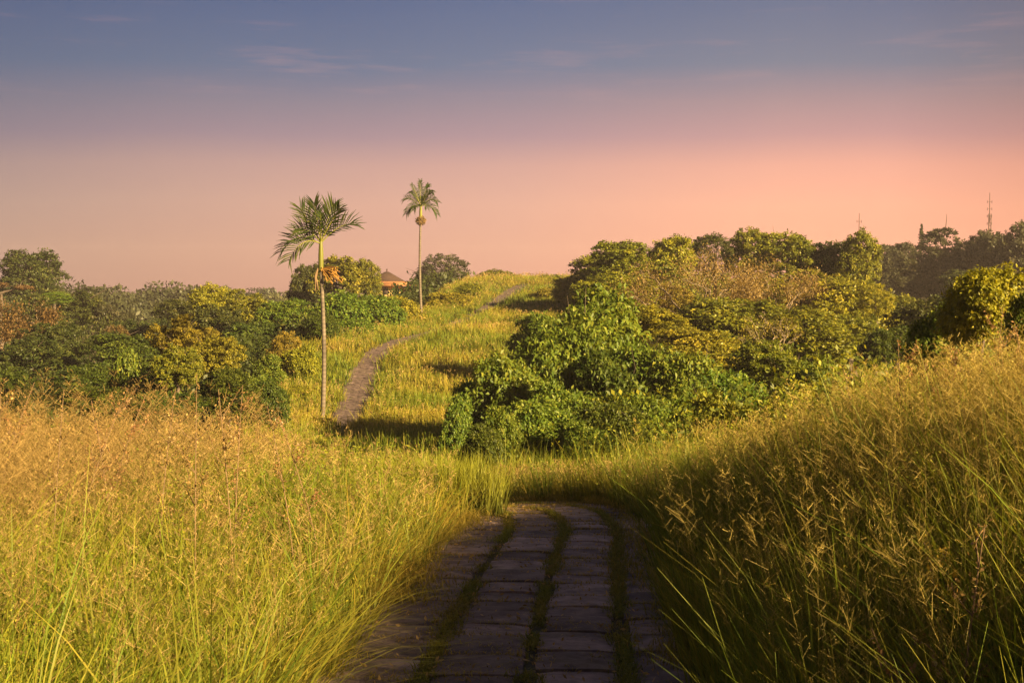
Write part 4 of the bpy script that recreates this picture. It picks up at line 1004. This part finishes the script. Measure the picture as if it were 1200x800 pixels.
# low scrub on the grass slope left of the thicket
S('slope_shrub', 468, 412, 44, 18, 78, 'leafy', 'yellow', 'small scrub at the inner side of the far path bend', limbs=3)
S('slope_shrub', 546, 366, 40, 14, 112, 'ragged', 'gold', 'dry scrub beside the far path up the slope from the tall thin palm', limbs=3)
S('slope_shrub', 350, 452, 50, 22, 66, 'leafy', 'yellow', 'yellow green scrub at the left foot of the near palm', limbs=3)
# broad leaved shrub at the right
S('tall_shrub', 1152, 302, 104, 120, 17, 'leafy', 'yellow', 'tall broad leaved shrub with sunlit yellow green tips above the mound', limbs=6)
S('tall_shrub', 1206, 322, 70, 110, 15.5, 'leafy', 'bright', 'broad leaved shrub cut by the right edge', limbs=4)
S('tall_shrub', 1108, 352, 84, 100, 19, 'leafy', 'bright', 'lower broad leaved shrub left of the tall one', limbs=4)

# ------------------------------------------------------------------ villa beyond the trees
M_ROOF = noisy('brown_roof_tiles', (0.03, 0.017, 0.013), (0.055, 0.032, 0.022), scale=8, bump=0.6, bscale=6, bdist=0.1)
M_EAVE = noisy('orange_eave', (0.26, 0.12, 0.05), (0.36, 0.17, 0.07), scale=3)
M_WALL = noisy('ochre_wall', (0.34, 0.24, 0.09), (0.44, 0.32, 0.13), scale=1)
M_DARK = noisy('dark_opening', (0.03, 0.02, 0.02), (0.05, 0.035, 0.03), scale=3)
d = 200; m3 = d / F
c = at(458, 335, d)
root = empty('villa', (c.x, c.y, c.z - 3.9), 'small ochre villa with a brown pyramid roof half hidden by trees', 'house')
mb = MB(); mb.box((-0.6, 0, 2.3), (4.6, 4.5, 4.6)); mb.box((3.9, 0.6, 1.9), (5.4, 4, 3.8)); link('wall', mb.mesh('wall', M_WALL), root)
mb = MB()
def pyramid(mb, cx, cy, z0, z1, hw, hd, rh=0.3):
    mb.add([(cx - hw, cy - hd, z0), (cx + hw, cy - hd, z0), (cx + hw, cy + hd, z0), (cx - hw, cy + hd, z0),
            (cx - rh, cy - rh, z1), (cx + rh, cy - rh, z1), (cx + rh, cy + rh, z1), (cx - rh, cy + rh, z1)],
           [(0, 1, 5, 4), (1, 2, 6, 5), (2, 3, 7, 6), (3, 0, 4, 7), (4, 5, 6, 7), (3, 2, 1, 0)])
pyramid(mb, -0.6, 0, 4.62, 6.1, 2.7, 2.5)
rf = link('roof', mb.mesh('roof', M_ROOF), root)
mb = MB(); mb.tube([(-0.6, 0, 6.05), (-0.6, 0, 6.3), (-0.6, 0, 6.4), (-0.6, 0, 6.6)], [0.12, 0.07, 0.14, 0.04], 8); link('finial', mb.mesh('finial', M_ROOF, True), rf)
mb = MB(); pyramid(mb, 0.9, -0.3, 3.9, 4.6, 5.0, 3.4, 2.3); link('lower_roof', mb.mesh('lower_roof', M_EAVE), root)
for k in range(4):
    mb = MB(); mb.box((-2.2 + k * 1.6, -2.27 - 0.02, 3.1), (0.8, 0.06, 1.1)); link('window', mb.mesh('window', M_DARK), root)

# ------------------------------------------------------------------ masts
M_STEEL = noisy('weathered_steel', (0.06, 0.04, 0.035), (0.11, 0.07, 0.06), scale=2)
def mast(px, top, bot, d, rungs, label, wd):
    t = at(px, top, d); g = h1(t.x, t.y)
    root = empty('antenna_mast', (t.x, t.y, g), label, 'mast', 'antenna masts on the right skyline')
    Ht = t.z - g; mb = MB()
    for sx, sy in ((-1, -1), (1, -1), (0, 1)):
        mb.tube([(sx * wd, sy * wd, 0), (sx * wd, sy * wd, Ht * 0.86)], [0.08, 0.08], 4)
    mb.tube([(0, 0, Ht * 0.8), (0, 0, Ht)], [0.10, 0.06], 5)
    n = int(Ht / 0.7)
    for k in range(n):
        z = k * 0.7 * 0.86 * Ht / (n * 0.7); z2 = z + 0.5; sg = 1 if k % 2 else -1
        mb.tube([(-wd * sg, -wd, z), (wd * sg, -wd, z2)], [0.03, 0.03], 4); mb.tube([(wd * sg, -wd, z), (0, wd, z2)], [0.03, 0.03], 4)
    link('lattice', mb.mesh('lattice', M_STEEL), root)
    for k in range(rungs):
        z = Ht * (0.70 + 0.24 * k / max(rungs - 1, 1)); mb = MB()
        mb.tube([(-0.42, 0, z), (0.42, 0, z)], [0.035, 0.035], 5)
        for s_ in (-0.42, 0.42): mb.tube([(s_, 0, z - 0.25), (s_, 0, z + 0.25)], [0.05, 0.05], 5)
        link('aerial', mb.mesh('aerial', M_STEEL), root)
mast(1007, 250, 276, 240, 3, 'shorter thin antenna mast behind the olive skyline trees', 0.16)
mast(1160, 226, 264, 240, 6, 'taller antenna mast with several aerials above the big tree at the right', 0.22)

# ------------------------------------------------------------------ masses nobody could count
def mass(name, x, y, r, hh, per, leafsz, label, leafname, sink=0.3, flat=0.75, tint0=0.4):
    """low lobes of leaves standing on the land"""
    n = len(x); z = H(x, y) + hh
    q = np.repeat(np.arange(n), per)
    v = rs.normal(size=(len(q), 3)); v[:, 2] = np.abs(v[:, 2]) * 1.0 - 0.25; v /= np.linalg.norm(v, axis=1)[:, None]
    lump = 1 + 0.22 * np.sin(v[:, 0] * 7 + q) * np.sin(v[:, 1] * 6 + q * 2.1) + 0.15 * np.sin(v[:, 2] * 11 + q * 1.3)
    P = np.stack([x, y, z], -1)[q] + v * (r[q] * lump * rs.uniform(0.86, 1.02, len(q)))[:, None] * np.array([1, 1, flat])
    tint = np.clip(tint0 + rs.normal(0, 0.22, n)[q] + rs.normal(0, 0.15, len(q)), 0, 1)
    V, Fq, T_ = leaf_quads(P, v, leafsz[q] * rs.uniform(0.6, 1.3, len(q)), 0.2, 'kite', tint)
    return tag(link(name, mesh_from(name, V, Fq, LM[leafname], tint=T_)), label, name.replace('_', ' '), kind='stuff')
# far wood on both sides
def wood(x0, x1, y0, y1, n): return rs.uniform(x0, x1, n), y0 + (y1 - y0) * rs.rand(n)
x, y = wood(-330, -2, 190, 620, 850); k = x > -0.46 * y - 20; x, y = x[k], y[k]
r = rs.uniform(3.2, 6.2, len(x)); mass('forest', x, y, r, rs.uniform(1.5, 7.0, len(x)) + 2.5 * (nz1(x, y, 0.03) - .5) * 2, 460, 0.62 + y * 0.0014, 'hazy brown green wood across the left skyline', 'far', tint0=0.45)
x, y = wood(0, 330, 190, 560, 620); k = (x < 0.46 * y + 20) & ((x > 0.16 * y) | (y > 330)); x, y = x[k], y[k]
r = rs.uniform(3.2, 6.0, len(x)); mass('forest', x, y, r, rs.uniform(1.0, 5.0, len(x)) - 5.0 * (x < 0.14 * y), 460, 0.62 + y * 0.0014, 'hazy wood behind the trees on the right skyline', 'far', tint0=0.4)
# valley sides
n = 3400
y = 19 * (190 / 19) ** rs.rand(n); x = -rs.uniform(0, 1, n) * (0.47 * y + 6)
_, s_ = near_path(x, y); k = (s_ < -np.interp(y, [20, 45, 75, 110, 190], [6.0, 5.4, 6.8, 8, 15])); x, y = x[k], y[k]
r = rs.uniform(0.9, 2.3, len(x)) * (0.7 + y / 160); mass('undergrowth', x, y, r, rs.uniform(-0.2, 1.6, len(x)), 190, 0.07 + y * 0.0030, 'dense dark undergrowth filling the valley on the left', 'dark')
n = 1700
y = 21 * (190 / 21) ** rs.rand(n); x = rs.uniform(-0.1, 1, n) * (0.47 * y + 6)
_, s_ = near_path(x, y); k = (s_ > np.interp(y, [20, 30, 45, 75, 120, 190], [7.2, 7.0, 8.5, 11, 14, 22])); x, y = x[k], y[k]
r = rs.uniform(0.7, 1.9, len(x)) * (0.7 + y / 160); mass('undergrowth', x, y, r, rs.uniform(-0.2, 1.1, len(x)), 190, 0.05 + y * 0.0030, 'dense olive undergrowth on the right slope under the trees', 'olive')

# ------------------------------------------------------------------ tall weeds above the meadow
M_WEED = leafy('dry_weed', (0.13, 0.075, 0.028), (0.25, 0.145, 0.05), (0.38, 0.23, 0.09), trans=0.3)
M_FLOWER = leafy('yellow_flower', (0.45, 0.33, 0.02), (0.62, 0.46, 0.03), (0.75, 0.6, 0.06), trans=0.3)
def weed(px, top, d, hgt, seed, label, lean=0.2, group='tall dry weeds rising above the grass', mat=None, dens=1.0, sz=0.011, branch=7):
    global rs
    keep = rs; rs = np.random.RandomState(seed)
    t = at(px, top, d); x0 = t.x - lean * hgt * 0.5; g = h1(x0, d)
    root = empty('dry_weed', (x0, d, g - 0.02), label, 'weed', group)
    Hh = t.z - g; u = np.linspace(0, 1, 9)[:, None]
    P = np.hstack([lean * hgt * 0.5 * u ** 1.6, rs.normal() * 0.06 * u, Hh * (u - 0.06 * abs(lean) * u * u)])
    st = MB(); st.tube(P, np.linspace(0.006, 0.002, 9), 5)
    pts = []
    for k in range(branch):
        f = rs.uniform(0.45, 0.92); p = P[int(f * 8)]; L_ = Hh * rs.uniform(0.12, 0.26) * (1.25 - f * 0.6)
        a = rs.uniform(0, 6.28); q = p + np.array([math.cos(a) * L_ * 0.6, math.sin(a) * L_ * 0.6, L_ * 0.75])
        pp = limb(st, p, q, 0.0026, 0.0012, 0.2, 5, 4); pts += [pp[i] * (1 - w_) + pp[i + 1] * w_ for i in range(1, 4) for w_ in rs.rand(int(9 * dens))]
    pts += [P[i] * (1 - w_) + P[i + 1] * w_ for i in range(4, 8) for w_ in rs.rand(int(11 * dens))]
    pts = np.array(pts); pts = pts + rs.normal(size=pts.shape) * 0.012
    link('stem', st.mesh('stem', M_TWIG), root)
    V, Fq, Tt = leaf_quads(pts, rs.normal(size=pts.shape) * 0.5 + np.array([0, 0, 0.5]), sz * 1.6 * rs.uniform(0.6, 1.4, len(pts)), -0.3)
    link('sprays', mesh_from('sprays', V, Fq, mat or M_WEED, tint=Tt), root)
    rs = keep
WL = [(8, 448, 7.5, 'dry weed at the left edge, the outermost in the meadow'), (36, 437, 8.0, 'arching dry weed beside the left edge, curving over to the right'),
      (70, 452, 7.2, 'reddish dry weed just right of the arching one'), (110, 462, 8.2, 'short dry weed left of the first leaning stem'),
      (146, 444, 7.8, 'dry weed leaning right below the bright green shrubs'), (170, 452, 8.4, 'thin leaning weed with few seeds under the bright green shrubs'),
      (206, 448, 8.0, 'dry weed before the left foot of the golden trees'), (233, 432, 7.4, 'tallest dry weed, standing before the golden trees'),
      (254, 450, 7.8, 'dense dry weed right of the tallest one'), (283, 446, 8.2, 'dry weed before the right foot of the golden trees'),
      (312, 468, 8.6, 'low dry weed before the dark valley left of the near palm'), (330, 478, 9.0, 'leaning dry weed close left of the near palm foot')]
for i, (px, ty, d, lb) in enumerate(WL):
    weed(px, ty, d, 1.3, 300 + i, lb, lean=[0.1, 0.5, 0.1, -0.2, 0.55, 0.5, 0.2, 0.05, -0.15, 0.1, -0.3, -0.45][i], dens=1.4 if i in (1, 7, 8) else 1.0, branch=9)
WR = [(1046, 392, 9.0, 'dry weed spire before the shaded gap on the right mound'), (1076, 400, 9.4, 'leaning dry weed right of the spire on the mound'),
      (1176, 352, 8.6, 'reddish tall weed before the broad leaved shrub'), (1190, 372, 7.8, 'reddish weed near the right edge, lower than its neighbour'),
      (990, 424, 11.0, 'thin weed on the left crest of the mound'), (1150, 396, 9.2, 'dry weed below the broad leaved shrub'), (874, 500, 12.0, 'thin dry stalk at the left shoulder of the mound'),
      (1116, 404, 8.8, 'short dry weed between the spire and the broad leaved shrub')]
for i, (px, ty, d, lb) in enumerate(WR):
    weed(px, ty, d, 1.5, 340 + i, lb, lean=[-0.1, -0.35, 0.1, -0.2, -0.2, 0.2, -0.4, 0.1][i], dens=1.6 if i in (2, 3) else 1.1, branch=10, sz=0.012)
weed(1088, 628, 4.6, 0.9, 371, 'yellow flowered weed hanging in the shaded grass at the lower right', lean=-0.25, mat=M_FLOWER, dens=1.6, sz=0.012, group='weeds in the shaded grass')
weed(1018, 716, 3.9, 0.8, 372, 'pale bent weed stem in the darkest grass at the lower right', lean=-0.5, dens=1.2, sz=0.011, group='weeds in the shaded grass')
weed(1160, 610, 3.8, 1.0, 373, 'tall pale stalk in the shaded grass by the right edge', lean=0.2, dens=0.8, sz=0.01, group='weeds in the shaded grass')

# ------------------------------------------------------------------ haze
hz = MB(); hz.box((0, 445, 6), (1840, 1060, 64))
mz, Nz, Lz, oz = new_mat('haze_air')
pv = Nz.new('ShaderNodeVolumePrincipled'); pv.inputs['Color'].default_value = (0.86, 0.74, 0.70, 1); pv.inputs['Density'].default_value = 0.00034; pv.inputs['Anisotropy'].default_value = 0.2
Lz.new(pv.outputs[0], oz.inputs['Volume'])
tag(link('haze', hz.mesh('haze', mz)), 'thin pinkish morning haze over the valleys', 'haze', kind='stuff')
